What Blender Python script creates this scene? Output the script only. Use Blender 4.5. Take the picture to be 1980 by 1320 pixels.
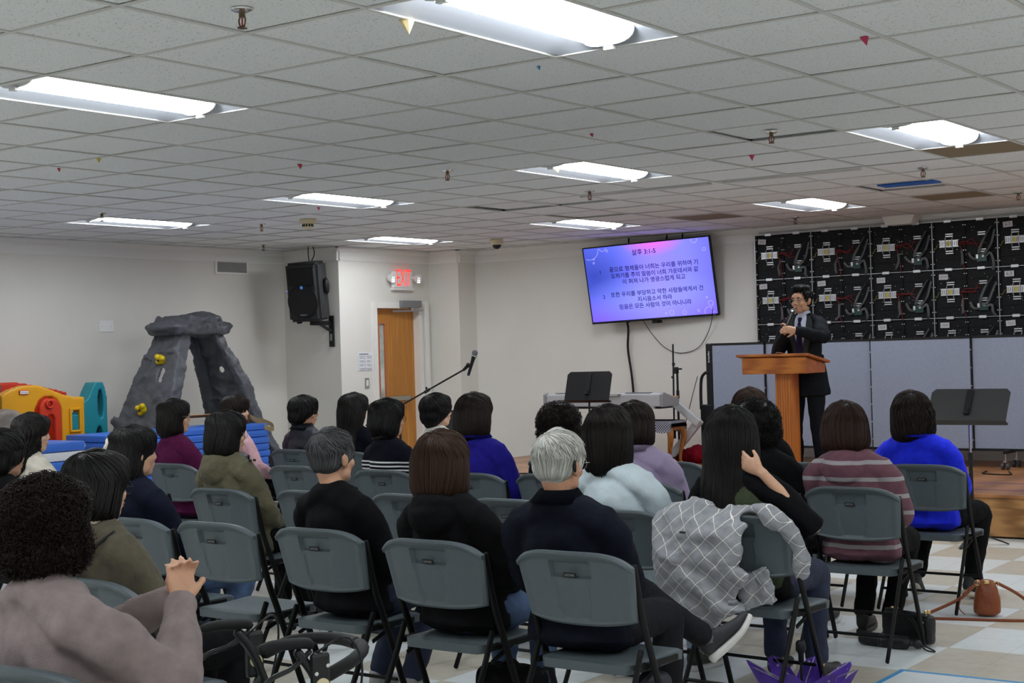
import bpy, bmesh, math, random
from mathutils import Vector as V, Matrix, Euler, noise
from mathutils.bvhtree import BVHTree
import numpy as np
PI = math.pi
for o in list(bpy.data.objects): bpy.data.objects.remove(o, do_unlink=True)
SC = bpy.context.scene
COL = SC.collection
CZ = 2.815                       # ceiling height

# ------------------------------------------------------------------ camera
cam_d = bpy.data.cameras.new('camera'); cam = bpy.data.objects.new('camera', cam_d); COL.objects.link(cam)
cam_d.sensor_width = 36.0; cam_d.lens = 36.0*2857.2/1980.0; cam_d.clip_start = .05; cam_d.clip_end = 100
RT = V((0.8118687, 0.58310743, -0.0292393)); DN = V((-0.02703293, -0.01248336, -0.99955659)); FW = V((-0.58321388, 0.81229914, 0.00562825))
cm = Matrix((( RT.x, -DN.x, -FW.x, 5.3197), (RT.y, -DN.y, -FW.y, -5.2400), (RT.z, -DN.z, -FW.z, 1.575), (0, 0, 0, 1)))
cam.matrix_world = cm
SC.camera = cam

# ------------------------------------------------------------------ world and exposure
w = bpy.data.worlds.new('world'); SC.world = w; w.use_nodes = True
w.node_tree.nodes['Background'].inputs[0].default_value = (.9, .95, 1, 1)
w.node_tree.nodes['Background'].inputs[1].default_value = 0.05
SC.view_settings.view_transform = 'Standard'; SC.view_settings.look = 'None'
SC.view_settings.exposure = 2.22; SC.view_settings.gamma = 1.0; SC.view_settings.use_curve_mapping = False
LAMP = 5.2                       # radiance of the fluorescent lenses

# ------------------------------------------------------------------ materials
MATS = {}
def s2l(c):
    return tuple(((x/255+.055)/1.055)**2.4 if x > 10.3 else x/255/12.92 for x in c)
def mat(name, col, rough=.5, metal=0., bump=0., bscale=60., var=0., vscale=8., spec=.5, emit=0., stretch=None, sheen=0., coat=0., trans=0.):
    if name in MATS: return MATS[name]
    m = bpy.data.materials.new(name); m.use_nodes = True; nt = m.node_tree; N = nt.nodes; L = nt.links
    b = N['Principled BSDF']; b.inputs['Base Color'].default_value = (*col, 1); b.inputs['Roughness'].default_value = rough
    b.inputs['Metallic'].default_value = metal; b.inputs['Specular IOR Level'].default_value = spec
    if sheen: b.inputs['Sheen Weight'].default_value = sheen
    if coat: b.inputs['Coat Weight'].default_value = coat
    if trans: b.inputs['Transmission Weight'].default_value = trans
    if emit:
        b.inputs['Emission Color'].default_value = (*col, 1); b.inputs['Emission Strength'].default_value = emit
    tc = N.new('ShaderNodeTexCoord'); src = tc.outputs['Object']
    if stretch:
        mp = N.new('ShaderNodeMapping'); mp.inputs['Scale'].default_value = stretch; L.new(src, mp.inputs['Vector']); src = mp.outputs[0]
    if bump:
        n = N.new('ShaderNodeTexNoise'); n.inputs['Scale'].default_value = bscale; n.inputs['Detail'].default_value = 3; L.new(src, n.inputs['Vector'])
        bp = N.new('ShaderNodeBump'); bp.inputs['Strength'].default_value = bump; bp.inputs['Distance'].default_value = .01
        L.new(n.outputs['Fac'], bp.inputs['Height']); L.new(bp.outputs[0], b.inputs['Normal'])
    if var:
        n = N.new('ShaderNodeTexNoise'); n.inputs['Scale'].default_value = vscale; n.inputs['Detail'].default_value = 4; L.new(src, n.inputs['Vector'])
        r = N.new('ShaderNodeValToRGB'); r.color_ramp.elements[0].position = .3; r.color_ramp.elements[1].position = .7
        r.color_ramp.elements[0].color = (*[c*(1-var) for c in col], 1); r.color_ramp.elements[1].color = (*[min(1, c*(1+var)) for c in col], 1)
        L.new(n.outputs['Fac'], r.inputs[0]); L.new(r.outputs[0], b.inputs['Base Color'])
    MATS[name] = m
    return m
def emission(name, col, strength):
    if name in MATS: return MATS[name]
    m = bpy.data.materials.new(name); m.use_nodes = True; nt = m.node_tree; nt.nodes.clear()
    e = nt.nodes.new('ShaderNodeEmission'); e.inputs[0].default_value = (*col, 1); e.inputs[1].default_value = strength
    o = nt.nodes.new('ShaderNodeOutputMaterial'); nt.links.new(e.outputs[0], o.inputs[0]); MATS[name] = m
    return m
def graph(m):
    nt = m.node_tree; return nt.nodes, nt.links, nt.nodes['Principled BSDF']
def cloth(name, rgb, bump=.25, scale=180, var=.12, rough=.9):
    return mat(name, s2l(rgb), rough=rough, bump=bump, bscale=scale, var=var, vscale=25, spec=.12 if sum(rgb) < 220 else .2, sheen=0 if sum(rgb) < 220 else .06)

# ------------------------------------------------------------------ mesh helpers
def bx(bm, c, s, rot=None, bev=0., seg=2):
    r = bmesh.ops.create_cube(bm, size=1.0); vs = r['verts']
    M = Matrix.Translation(V(c)) @ (rot.to_4x4() if rot else Matrix.Identity(4)) @ Matrix.Diagonal((*s, 1))
    bmesh.ops.transform(bm, matrix=M, verts=vs)
    if bev:
        es = list({e for v in vs for e in v.link_edges})
        bmesh.ops.bevel(bm, geom=es, offset=bev, segments=seg, affect='EDGES', profile=.5)
    return bm
def ell(bm, c, r, rot=None, sub=3):
    q = bmesh.ops.create_icosphere(bm, subdivisions=sub, radius=1.0)
    M = Matrix.Translation(V(c)) @ (rot.to_4x4() if rot else Matrix.Identity(4)) @ Matrix.Diagonal((*r, 1))
    bmesh.ops.transform(bm, matrix=M, verts=q['verts']); return bm
def crom(P, n):
    if len(P) < 3 or n <= 1: return [tuple(p) for p in P]
    A = [np.array(p, float) for p in P]; A = [2*A[0]-A[1]] + A + [2*A[-1]-A[-2]]; out = []
    for i in range(1, len(A)-2):
        for k in range(n):
            t = k/n; p0, p1, p2, p3 = A[i-1:i+3]
            out.append(.5*((2*p1)+(-p0+p2)*t+(2*p0-5*p1+4*p2-p3)*t*t+(-p0+3*p1-3*p2+p3)*t**3))
    out.append(A[-2]); return out
def loft(bm, pts, ra, rb=None, ref=(1, 0, 0), seg=12, sub=4, cap=.6, flat=False, power=2.):
    """closed tube along pts with elliptical sections; ref gives the direction of the ra axis"""
    rb = ra if rb is None else rb
    n = len(pts)
    if not hasattr(ra, '__len__'): ra = [ra]*n
    if not hasattr(rb, '__len__'): rb = [rb]*n
    D = [tuple(p)+(a, b) for p, a, b in zip(pts, ra, rb)]
    D = [np.array(x) for x in crom(D, sub)]
    C = [V(d[:3]) for d in D]; R = [(max(d[3], 1e-4), max(d[4], 1e-4)) for d in D]
    T = []
    for i in range(len(C)):
        t = C[min(i+1, len(C)-1)]-C[max(i-1, 0)]
        T.append(t.normalized() if t.length > 1e-9 else V((0, 0, 1)))
    if not flat and cap:
        e0 = min(R[0])*cap; e1 = min(R[-1])*cap
        C = [C[0]-T[0]*e0, C[0]-T[0]*e0*.75] + C + [C[-1]+T[-1]*e1*.75, C[-1]+T[-1]*e1]
        R = [(R[0][0]*.3, R[0][1]*.3), (R[0][0]*.75, R[0][1]*.75)] + R + [(R[-1][0]*.75, R[-1][1]*.75), (R[-1][0]*.3, R[-1][1]*.3)]
        T = [T[0], T[0]] + T + [T[-1], T[-1]]
    ref = V(ref); rings = []; prev = None
    for c, t, (a, b) in zip(C, T, R):
        x = ref - t*ref.dot(t)
        if x.length < .15:
            x = prev - t*prev.dot(t) if prev is not None else V((0, 1, 0)) - t*t.y
        x.normalize(); prev = x; y = t.cross(x); ring = []
        for k in range(seg):
            q = 2*PI*k/seg; cx, sx = math.cos(q), math.sin(q)
            if power != 2.: cx = math.copysign(abs(cx)**(2/power), cx); sx = math.copysign(abs(sx)**(2/power), sx)
            ring.append(bm.verts.new(c + x*(a*cx) + y*(b*sx)))
        rings.append(ring)
    for r0, r1 in zip(rings, rings[1:]):
        for k in range(seg): bm.faces.new((r0[k], r0[(k+1) % seg], r1[(k+1) % seg], r1[k]))
    bm.faces.new(rings[0][::-1]); bm.faces.new(rings[-1]); return bm
def rod(bm, a, b, r, r2=None, seg=10):
    return loft(bm, [a, b], [r, r if r2 is None else r2], seg=seg, sub=1, flat=True, ref=(1, .3, .1))
def cable(bm, pts, r, seg=6, sub=6):
    return loft(bm, pts, r, seg=seg, sub=sub, flat=True, ref=(.3, 1, .2))
def bar(bm, a, b, wx, wy, ref=(1, 0, 0)):
    """rectangular bar from a to b; wx along ref"""
    a, b = V(a), V(b); t = (b-a).normalized(); x = V(ref); x = (x-t*x.dot(t)).normalized(); y = t.cross(x); q = []
    for p in (a, b):
        q.append([bm.verts.new(p+x*sx*wx/2+y*sy*wy/2) for sx, sy in ((-1, -1), (1, -1), (1, 1), (-1, 1))])
    for k in range(4): bm.faces.new((q[0][k], q[0][(k+1) % 4], q[1][(k+1) % 4], q[1][k]))
    bm.faces.new(q[0][::-1]); bm.faces.new(q[1]); return bm
def prism(bm, poly, y0, y1, M=None):
    """polygon in x,z extruded along y"""
    f = [bm.verts.new((x, y0, z)) for x, z in poly]; b = [bm.verts.new((x, y1, z)) for x, z in poly]; n = len(poly)
    for k in range(n): bm.faces.new((f[k], f[(k+1) % n], b[(k+1) % n], b[k]))
    bm.faces.new(f[::-1]); bm.faces.new(b)
    if M is not None: bmesh.ops.transform(bm, matrix=M, verts=f+b)
    return bm
def ring(bm, c, R, r, axis='z', seg=20, s2=6, M=None):
    vs = []
    for i in range(seg):
        a = 2*PI*i/seg
        for j in range(s2):
            b = 2*PI*j/s2; p = V(((R+r*math.cos(b))*math.cos(a), (R+r*math.cos(b))*math.sin(a), r*math.sin(b)))
            if axis == 'y': p = V((p.x, p.z, p.y))
            if axis == 'x': p = V((p.z, p.x, p.y))
            p += V(c)
            vs.append(bm.verts.new(M @ p if M is not None else p))
    for i in range(seg):
        for j in range(s2):
            bm.faces.new((vs[i*s2+j], vs[((i+1) % seg)*s2+j], vs[((i+1) % seg)*s2+(j+1) % s2], vs[i*s2+(j+1) % s2]))
    return bm
def fin(bm, smooth):
    bmesh.ops.recalc_face_normals(bm, faces=bm.faces[:])
    for f in bm.faces: f.smooth = bool(smooth)
def obj(name, bm, m, parent=None, smooth=False, angle=None, label=None):
    fin(bm, smooth or angle)
    me = bpy.data.meshes.new(name); bm.to_mesh(me); bm.free()
    return mobj(name, me, m, parent, angle, label)
def mobj(name, me, m, parent=None, angle=None, label=None):
    if len(me.materials): me.materials.clear()
    for x in (m if isinstance(m, (list, tuple)) else [m]): me.materials.append(x)
    if angle: me.set_sharp_from_angle(angle=math.radians(angle))
    o = bpy.data.objects.new(name, me); COL.objects.link(o)
    if parent is not None: o.parent = parent
    if label: o['label'] = label
    return o
def tag(o, label, cat, group=None, kind=None):
    o['label'] = label; o['category'] = cat
    if group: o['group'] = group
    if kind: o['kind'] = kind
    return o
def thing(name, label, cat, loc=(0, 0, 0), rotz=0, group=None):
    o = bpy.data.objects.new(name, None); COL.objects.link(o); o.empty_display_size = .1
    o.location = loc; o.rotation_euler = (0, 0, rotz)
    return tag(o, label, cat, group)
def struct(name, bm, m, **k):
    o = obj(name, bm, m, **k); o['kind'] = 'structure'; return o
def dup(root, loc, rotz=0, label=None, group=None):
    r = root.copy(); COL.objects.link(r); r.location = loc; r.rotation_euler = (0, 0, rotz)
    if label: r['label'] = label
    if group: r['group'] = group
    for ch in list(root.children):
        c = ch.copy(); COL.objects.link(c); c.parent = r
        for g in list(ch.children):
            d = g.copy(); COL.objects.link(d); d.parent = c
    return r
B = bmesh.new
_tex = {}
def clouds(scale, depth=2):
    k = (scale, depth)
    if k not in _tex:
        if scale < 0:
            t = bpy.data.textures.new('folds', 'WOOD'); t.wood_type = 'BANDNOISE'; t.noise_scale = -scale; t.turbulence = 9; t.noise_basis_2 = 'SIN'
        else:
            t = bpy.data.textures.new('clouds', 'CLOUDS'); t.noise_scale = scale; t.noise_depth = depth
        _tex[k] = t
    return _tex[k]
def remesh(bm, voxel, smooth=3, disp=(), loc=(0, 0, 0)):
    """fuse everything in bm into one continuous smooth skin"""
    bmesh.ops.recalc_face_normals(bm, faces=bm.faces[:])
    me = bpy.data.meshes.new('fused'); bm.to_mesh(me); bm.free()
    o = bpy.data.objects.new('fused', me); COL.objects.link(o)
    md = o.modifiers.new('r', 'REMESH'); md.mode = 'VOXEL'; md.voxel_size = voxel; md.adaptivity = 0
    if smooth:
        s = o.modifiers.new('s', 'SMOOTH'); s.factor = .5; s.iterations = smooth
    for sc, st in disp:
        d = o.modifiers.new('d', 'DISPLACE'); d.texture = clouds(sc); d.strength = st; d.mid_level = .5; d.texture_coords = 'LOCAL'
    dg = bpy.context.evaluated_depsgraph_get(); dg.update()
    out = bpy.data.meshes.new_from_object(o.evaluated_get(dg), depsgraph=dg)
    bpy.data.objects.remove(o, do_unlink=True); bpy.data.meshes.remove(me)
    out.polygons.foreach_set('use_smooth', [True]*len(out.polygons))
    return out
_fonts = {}
def text_mesh(s, width=None, size=.1, depth=0., align='CENTER', bold=.0):
    cu = bpy.data.curves.new('t', 'FONT'); cu.body = s; cu.size = size; cu.align_x = align; cu.align_y = 'CENTER'; cu.extrude = depth; cu.resolution_u = 3; cu.offset = bold
    o = bpy.data.objects.new('t', cu); COL.objects.link(o)
    dg = bpy.context.evaluated_depsgraph_get(); dg.update()
    me = bpy.data.meshes.new_from_object(o.evaluated_get(dg), depsgraph=dg)
    bpy.data.objects.remove(o, do_unlink=True)
    if width and len(me.vertices):
        xs = [v.co.x for v in me.vertices]; k = width/(max(xs)-min(xs)); me.transform(Matrix.Diagonal((k, k, 1, 1)))
    return me
def join_text(items, bold=0.):
    """items: (string, width, matrix) -> one bmesh"""
    bm = B()
    for s, wd, M in items:
        me = text_mesh(s, wd, bold=bold); me.transform(M); bm.from_mesh(me); bpy.data.meshes.remove(me)
    return bm
# text that stands upright facing -Y:  x -> x, y -> z
UP = Matrix.Rotation(PI/2, 4, 'X')
def at(x, y, z): return Matrix.Translation((x, y, z))
# ================================================================== THE ROOM
M_wall = mat('wall_paint', s2l((226, 223, 216)), rough=.7, bump=.06, bscale=140, var=.02, vscale=2)
M_crown = mat('crown_paint', s2l((235, 233, 228)), rough=.5)
M_white = mat('white_enamel', s2l((238, 238, 236)), rough=.4)
M_black = mat('black_plastic', (.009, .009, .010), rough=.5, spec=.3)
M_blackm = mat('black_metal', (.010, .010, .011), rough=.45, spec=.3)
M_steel = mat('brushed_steel', (.5, .5, .5), rough=.3, metal=1.)
M_chrome = mat('chrome', (.75, .75, .75), rough=.15, metal=1.)
M_dark = mat('dark_void', (.02, .02, .02), rough=.9)
M_grey = mat('grey_plastic', s2l((126, 128, 130)), rough=.4)

XL, XR, YB, YF = -7.05, 9.5, -11.5, 9.40
# floor: two foot checker of vinyl tiles
M_floor = mat('vinyl_tiles', (.5, .5, .5), rough=.28, spec=.5)
N, L, bs = graph(M_floor)
tc = N.new('ShaderNodeTexCoord'); mp = N.new('ShaderNodeMapping'); mp.inputs['Location'].default_value = (-2.70/.61+20, -1.517/.61+20, .5); mp.inputs['Scale'].default_value = (1/.61, 1/.61, 0)
L.new(tc.outputs['Object'], mp.inputs[0])
ck = N.new('ShaderNodeTexChecker'); ck.inputs['Scale'].default_value = 1.0; ck.inputs['Color1'].default_value = (*s2l((226, 231, 232)), 1); ck.inputs['Color2'].default_value = (*s2l((200, 193, 178)), 1)
L.new(mp.outputs[0], ck.inputs[0])
nz = N.new('ShaderNodeTexNoise'); nz.inputs['Scale'].default_value = 9; nz.inputs['Detail'].default_value = 8; nz.inputs['Distortion'].default_value = 1.5; L.new(tc.outputs['Object'], nz.inputs[0])
mx = N.new('ShaderNodeMixRGB'); mx.blend_type = 'SOFT_LIGHT'; mx.inputs[0].default_value = .45; L.new(ck.outputs[0], mx.inputs[1]); L.new(nz.outputs[0], mx.inputs[2])
br = N.new('ShaderNodeTexBrick'); br.offset = 0; br.inputs['Scale'].default_value = 1/.305; br.inputs['Brick Width'].default_value = 1.; br.inputs['Row Height'].default_value = 1.
br.inputs['Mortar Size'].default_value = .006; br.inputs['Color1'].default_value = br.inputs['Color2'].default_value = (1, 1, 1, 1); br.inputs['Mortar'].default_value = (.72, .70, .66, 1)
mp2 = N.new('ShaderNodeMapping'); mp2.inputs['Location'].default_value = (-2.70+6.1, -1.517+6.1, 0); L.new(tc.outputs['Object'], mp2.inputs[0]); L.new(mp2.outputs[0], br.inputs[0])
mu = N.new('ShaderNodeMixRGB'); mu.blend_type = 'MULTIPLY'; mu.inputs[0].default_value = 1; L.new(mx.outputs[0], mu.inputs[1]); L.new(br.outputs[0], mu.inputs[2]); L.new(mu.outputs[0], bs.inputs['Base Color'])
struct('floor', bx(B(), ((XL+XR)/2, (YB+YF)/2, -.1), (XR-XL+.4, YF-YB+.4, .2)), M_floor)
# walls
struct('wall_left', bx(B(), (XL-.1, (YB+YF)/2, CZ/2), (.2, YF-YB+.4, CZ)), M_wall)
struct('wall_back', bx(B(), ((XL+XR)/2, YF+.1, CZ/2), (XR-XL+.4, .2, CZ)), M_wall)
struct('wall_right', bx(B(), (XR+.1, (YB+YF)/2, CZ/2), (.2, YF-YB+.4, CZ)), M_wall)
struct('wall_front', bx(B(), ((XL+XR)/2, YB-.1, CZ/2), (XR-XL+.4, .2, CZ)), M_wall)
# boxed-out corner (door wall is its +X face) with a door opening, and the pier beside the door
DX = -6.18; DY0, DY1, DZ = 8.03, 8.82, 2.12
bm = B()
bx(bm, ((XL+DX)/2, (7.40+DY0)/2, CZ/2), (DX-XL, DY0-7.40, CZ)); bx(bm, ((XL+DX)/2, (DY1+YF)/2, CZ/2), (DX-XL, YF-DY1, CZ))
bx(bm, ((XL+DX)/2, (DY0+DY1)/2, (DZ+CZ)/2), (DX-XL, DY1-DY0, CZ-DZ)); bx(bm, (XL+.25, (DY0+DY1)/2, DZ/2), (.5, DY1-DY0, DZ))
struct('wall_doorway', bm, M_wall)
struct('wall_pier', bx(B(), ((DX-5.72)/2, (9.05+YF)/2, CZ/2), (-5.72-DX, YF-9.05, CZ)), M_wall)
# crown moulding with a stepped profile
def crown(name, a, b, n):
    a, b, n = V(a), V(b), V(n); bm = B()
    prof = [(0, -.155), (.012, -.155), (.018, -.14), (.018, -.06), (.03, -.045), (.045, -.012), (.045, 0), (0, 0)]
    q = [[bm.verts.new(p + n*d + V((0, 0, CZ+z))) for d, z in prof] for p in (a, b)]
    for k in range(len(prof)): bm.faces.new((q[0][k], q[0][(k+1) % 8], q[1][(k+1) % 8], q[1][k]))
    bm.faces.new(q[0]); bm.faces.new(q[1][::-1]); struct(name, bm, M_crown)
crown('trim_1', (XL, YB, 0), (XL, 7.40, 0), (1, 0, 0)); crown('trim_2', (XL, 7.40, 0), (DX+.045, 7.40, 0), (0, -1, 0)); crown('trim_3', (DX, 7.355, 0), (DX, 9.05, 0), (1, 0, 0))
crown('trim_4', (DX, 9.05, 0), (-5.675, 9.05, 0), (0, -1, 0)); crown('trim_5', (-5.72, 9.005, 0), (-5.72, YF, 0), (1, 0, 0)); crown('trim_6', (-5.72, YF, 0), (XR, YF, 0), (0, -1, 0))
M_base = mat('baseboard_vinyl', s2l((188, 182, 172)), rough=.5)
struct('baseboard_left', bx(B(), (XL+.006, (YB+7.4)/2, .05), (.012, 7.4-YB, .1)), M_base)
struct('baseboard_back', bx(B(), (-5.72/2+XR/2, YF-.006, .05), (XR+5.72, .012, .1)), M_base)
struct('baseboard_doorway', bx(B(), ((XL+DX)/2, 7.394, .05), (DX-XL, .012, .1)), M_base)

# ceiling: mineral tiles dropped in a T-bar grid of 0.61 m cells; troffers take two cells each
G = .61
LIGHTS = [(0, 0), (0, 4), (7, -8), (7, -4), (7, 0), (7, 4), (13, -8), (13, -4), (13, 0), (13, 4), (0, -4), (0, -8), (0, 8), (0, 12), (7, 8), (7, 12), (13, 8), (13, 12), (-6, 0), (-6, 4), (-6, -4), (-6, -8), (-6, 8), (-6, 12), (-12, 0), (-12, 4), (-12, 8), (-12, -4), (-12, 12), (-12, -8)]
taken = {(i-1, j-1) for i, j in LIGHTS} | {(i-2, j-1) for i, j in LIGHTS}
M_tile = mat('ceiling_tile', s2l((196, 195, 190)), rough=.95, bump=.35, bscale=220, spec=.1)
N, L, bs = graph(M_tile)
tc = N.new('ShaderNodeTexCoord'); vz = N.new('ShaderNodeTexNoise'); vz.inputs['Scale'].default_value = 95; vz.inputs['Detail'].default_value = 3; L.new(tc.outputs['Object'], vz.inputs[0])
rp = N.new('ShaderNodeValToRGB'); rp.color_ramp.elements[0].position = .30; rp.color_ramp.elements[0].color = (*s2l((178, 176, 170)), 1); rp.color_ramp.elements[1].position = .40; rp.color_ramp.elements[1].color = (*s2l((232, 234, 234)), 1)
L.new(vz.outputs[0], rp.inputs[0]); L.new(rp.outputs[0], bs.inputs['Base Color'])
M_tan = mat('ceiling_tile_brown', s2l((138, 122, 98)), rough=.95, bump=.3, bscale=220)
M_tbar = mat('ceiling_tbar', s2l((205, 204, 199)), rough=.6)
bm = B(); rnd = random.Random(4)
tan = {(7, 3), (12, 1), (12, -3)}; shifted = {(10, -4): (.0, .13), (10, 1): (.0, .10), (8, -3): (0, .03), (8, -4): (.03, .0), (4, 2): (0, -.012)}
i0, i1, j0, j1 = -19, 16, -12, 16
for i in range(i0, i1):
    for j in range(j0, j1):
        if (i, j) in taken: continue
        x0, x1, y0, y1 = max(j*G, XL), min((j+1)*G, XR), max(i*G, YB), min((i+1)*G, YF)
        if x1-x0 < .02 or y1-y0 < .02: continue
        dx, dy = shifted.get((i, j), (0, 0)); dz = rnd.uniform(-.001, .002) + (.012 if (i, j) in shifted else 0)
        g = .0125
        a = [bm.verts.new((x+dx, y+dy, CZ+.0035+dz+rnd.uniform(-.001, .001))) for x, y in ((x0+g, y0+g), (x1-g, y0+g), (x1-g, y1-g), (x0+g, y1-g))]
        b = [bm.verts.new(v.co+V((0, 0, .016))) for v in a]
        fs = [bm.faces.new(a[::-1]), bm.faces.new(b)] + [bm.faces.new((a[k], a[(k+1) % 4], b[(k+1) % 4], b[k])) for k in range(4)]
        for f in fs: f.material_index = 1 if (i, j) in tan else 0
me_n = len(bm.faces)
ceil = struct('ceiling', bm, [M_tile, M_tan])
bm = B()
for j in range(j0, j1+1):
    if XL < j*G < XR: bx(bm, (j*G, (YB+YF)/2, CZ+.0015), (.023, YF-YB, .005))
for i in range(i0, i1+1):
    if not (YB < i*G < YF): continue
    # cross tees run between mains and stop at the fixtures
    for j in range(j0, j1):
        if (i-1, j) in taken and (i, j) in taken: continue
        x0, x1 = max(j*G+.012, XL), min((j+1)*G-.012, XR)
        if x1 > x0: bx(bm, ((x0+x1)/2, i*G, CZ+.001), (x1-x0, .022, .004))
struct('ceiling_grid', bm, M_tbar)
struct('ceiling_deck', bx(B(), ((XL+XR)/2, (YB+YF)/2, CZ+.30), (XR-XL+.4, YF-YB+.4, .1)), M_dark)

# ------------------------------------------------------------------ ceiling lights
M_lens = emission('fluorescent_lens', (.915, .965, 1.0), LAMP)
M_pan = mat('troffer_pan', (.36, .38, .42), rough=.4)
def make_light(label, group):
    t = thing('ceiling_light', label, 'ceiling light', (0, 0, CZ), 0, group)   # local: x across (0.61), y along (1.22), origin at centre
    W, Lh = .296, .598
    bm = B(); xs = [-W, -.25, -.20, -.15, -.12, .12, .15, .20, .25, W]
    zs = [.002, .026, .05, .068, .075, .075, .068, .05, .026, .002]
    ye = Lh-.075
    rows = []
    for y in (-ye, ye): rows.append([bm.verts.new((x, y, z)) for x, z in zip(xs, zs)])
    for k in range(9): bm.faces.new((rows[0][k], rows[0][k+1], rows[1][k+1], rows[1][k]))
    for s, r in ((-1, rows[0]), (1, rows[1])):      # sloping ends
        e = [bm.verts.new((x, s*Lh, .002)) for x in xs]
        for k in range(9): bm.faces.new((r[k], r[k+1], e[k+1], e[k]))
    obj('pan', bm, M_pan, t, smooth=True, angle=40)
    bm = B()
    for s in (-1, 1):
        bx(bm, (s*.300, 0, .001), (.008, 1.205, .006)); bx(bm, (0, s*.601, .001), (.608, .008, .006))
    obj('frame', bm, M_white, t)
    bm = B(); n = 12; rr = []
    for y in (-ye-.012, ye+.012):
        rr.append([bm.verts.new((.125*math.copysign(abs(math.cos(PI*k/n))**.7, math.cos(PI*k/n)), y, .066-.064*math.sin(PI*k/n)**.7)) for k in range(n+1)])
    for k in range(n): bm.faces.new((rr[0][k], rr[0][k+1], rr[1][k+1], rr[1][k]))
    for r in rr: bm.faces.new(r)
    obj('lens', bm, M_lens, t, smooth=True, angle=50)
    for s in (-1, 1):
        bm = B(); prism(bm, [(.131*math.copysign(abs(math.cos(PI*k/n))**.7, math.cos(PI*k/n)), .068-.072*math.sin(PI*k/n)**.7) for k in range(n+1)], s*(ye+.012), s*(ye+.020))
        bx(bm, (0, s*(ye+.03), -.012), (.045, .022, .014)); obj('end_cap', bm, M_white, t)
    bm = B(); bx(bm, (0, 0, .13), (.6, 1.2, .09)); obj('housing', bm, M_white, t)
    return t
LL = {(0, 0): 'lit recessed ceiling light at the far left of the ceiling, nearest row but one side', (0, 4): 'lit recessed ceiling light largest in view at the top edge',
      (7, -8): 'lit recessed ceiling light above the grey climbing wall', (7, -4): 'lit recessed ceiling light just behind the cream smoke detector',
      (7, 0): 'lit recessed ceiling light above the seats, in line with the television', (7, 4): 'lit recessed ceiling light beside a brown ceiling tile at right',
      (13, -8): 'lit recessed ceiling light in front of the exit door', (13, -4): 'lit recessed ceiling light just in front of the television', (13, 0): 'lit recessed ceiling light above the speaker at the lectern'}
LL[(0, 0)] = 'lit recessed ceiling light second largest, at the left edge of the ceiling'
GL = 'recessed fluorescent ceiling lights'
proto = None
for i, j in LIGHTS:
    lab = LL.get((i, j), 'lit recessed ceiling light over the rear of the hall')
    loc = ((j-.5)*G, (i-1)*G, CZ)
    if proto is None: proto = make_light(lab, GL); proto.location = loc
    else: dup(proto, loc, 0, lab)

# ------------------------------------------------------------------ things on the ceiling
def sprinkler(loc, label):
    t = thing('fire_sprinkler', label, 'sprinkler', loc, 0, 'pendent fire sprinklers')
    bm = B(); loft(bm, [(0, 0, 0), (0, 0, -.006), (0, 0, -.012)], [.04, .038, .022], flat=True, seg=20, sub=1); obj('escutcheon', bm, M_chrome, t, angle=40)
    bm = B(); rod(bm, (0, 0, -.01), (0, 0, -.03), .012)
    for s in (-1, 1): cable(bm, [(s*.010, 0, -.028), (s*.016, 0, -.04), (s*.012, 0, -.058), (0, 0, -.066)], .0035)
    rod(bm, (0, 0, -.066), (0, 0, -.070), .018, seg=14); obj('frame', bm, mat('bronze', (.18, .13, .08), rough=.35, metal=1), t)
    bm = B(); rod(bm, (0, 0, -.032), (0, 0, -.062), .003); obj('glass_bulb', bm, mat('red_bulb', (.5, .02, .02), rough=.1), t)
    return t
SP = [((1.50, -1.51), 'large chrome fire sprinkler beside a peeling tape scrap'), ((-.92, 2.75), 'fire sprinkler above the middle of the seating'), ((1.51, 2.75), 'fire sprinkler between the two right hand lights'),
      ((-1.0, 4.68), 'fire sprinkler at the end of the thin ceiling batten'), ((1.49, 5.31), 'fire sprinkler beside the blue strip in the ceiling'), ((-4.63, 2.80), 'fire sprinkler just before the light above the climbing wall'),
      ((-4.58, 4.60), 'fire sprinkler next to the smoke detector'), ((-6.40, 6.43), 'fire sprinkler near the wall vent'), ((1.43, 7.80), 'fire sprinkler above the right end of the panel wall'), ((-.96, 8.42), 'fire sprinkler above the speaker')]
p = None
for (x, y), lab in SP:
    if p is None: p = sprinkler((x, y, CZ+.002), lab)
    else: dup(p, (x, y, CZ+.002), 0, lab)
M_cream = mat('cream_plastic', s2l((214, 200, 160)), rough=.5)
t = thing('smoke_detector', 'cream smoke detector with dark slots on the ceiling', 'smoke detector', (-4.0, 4.61, CZ))
bm = B(); loft(bm, [(0, 0, 0), (0, 0, -.02), (0, 0, -.035)], [.075, .075, .055], seg=24, sub=1, flat=True); obj('base', bm, M_cream, t, angle=40)
bm = B(); loft(bm, [(0, 0, -.035), (0, 0, -.075), (0, 0, -.085)], [.048, .048, .03], seg=24, sub=1, flat=True); obj('sensor_chamber', bm, M_cream, t, angle=40)
bm = B()
for k in range(12):
    a = k*PI/6; bx(bm, (.048*math.cos(a), .048*math.sin(a), -.056), (.006, .016, .024), Matrix.Rotation(a, 3, 'Z'))
obj('vent', bm, M_dark, t)
t = thing('dome_camera', 'white dome security camera with dark glass near the back wall', 'security camera', (-4.45, 8.13, CZ))
bm = B(); loft(bm, [(0, 0, 0), (0, 0, -.05), (0, 0, -.06)], [.075, .07, .055], seg=24, sub=1, flat=True); obj('housing', bm, M_cream, t, angle=40)
bm = B(); ell(bm, (0, 0, -.06), (.052, .052, .05)); obj('dome', bm, mat('dark_glass', (.01, .01, .012), rough=.08), t, smooth=True)
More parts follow.
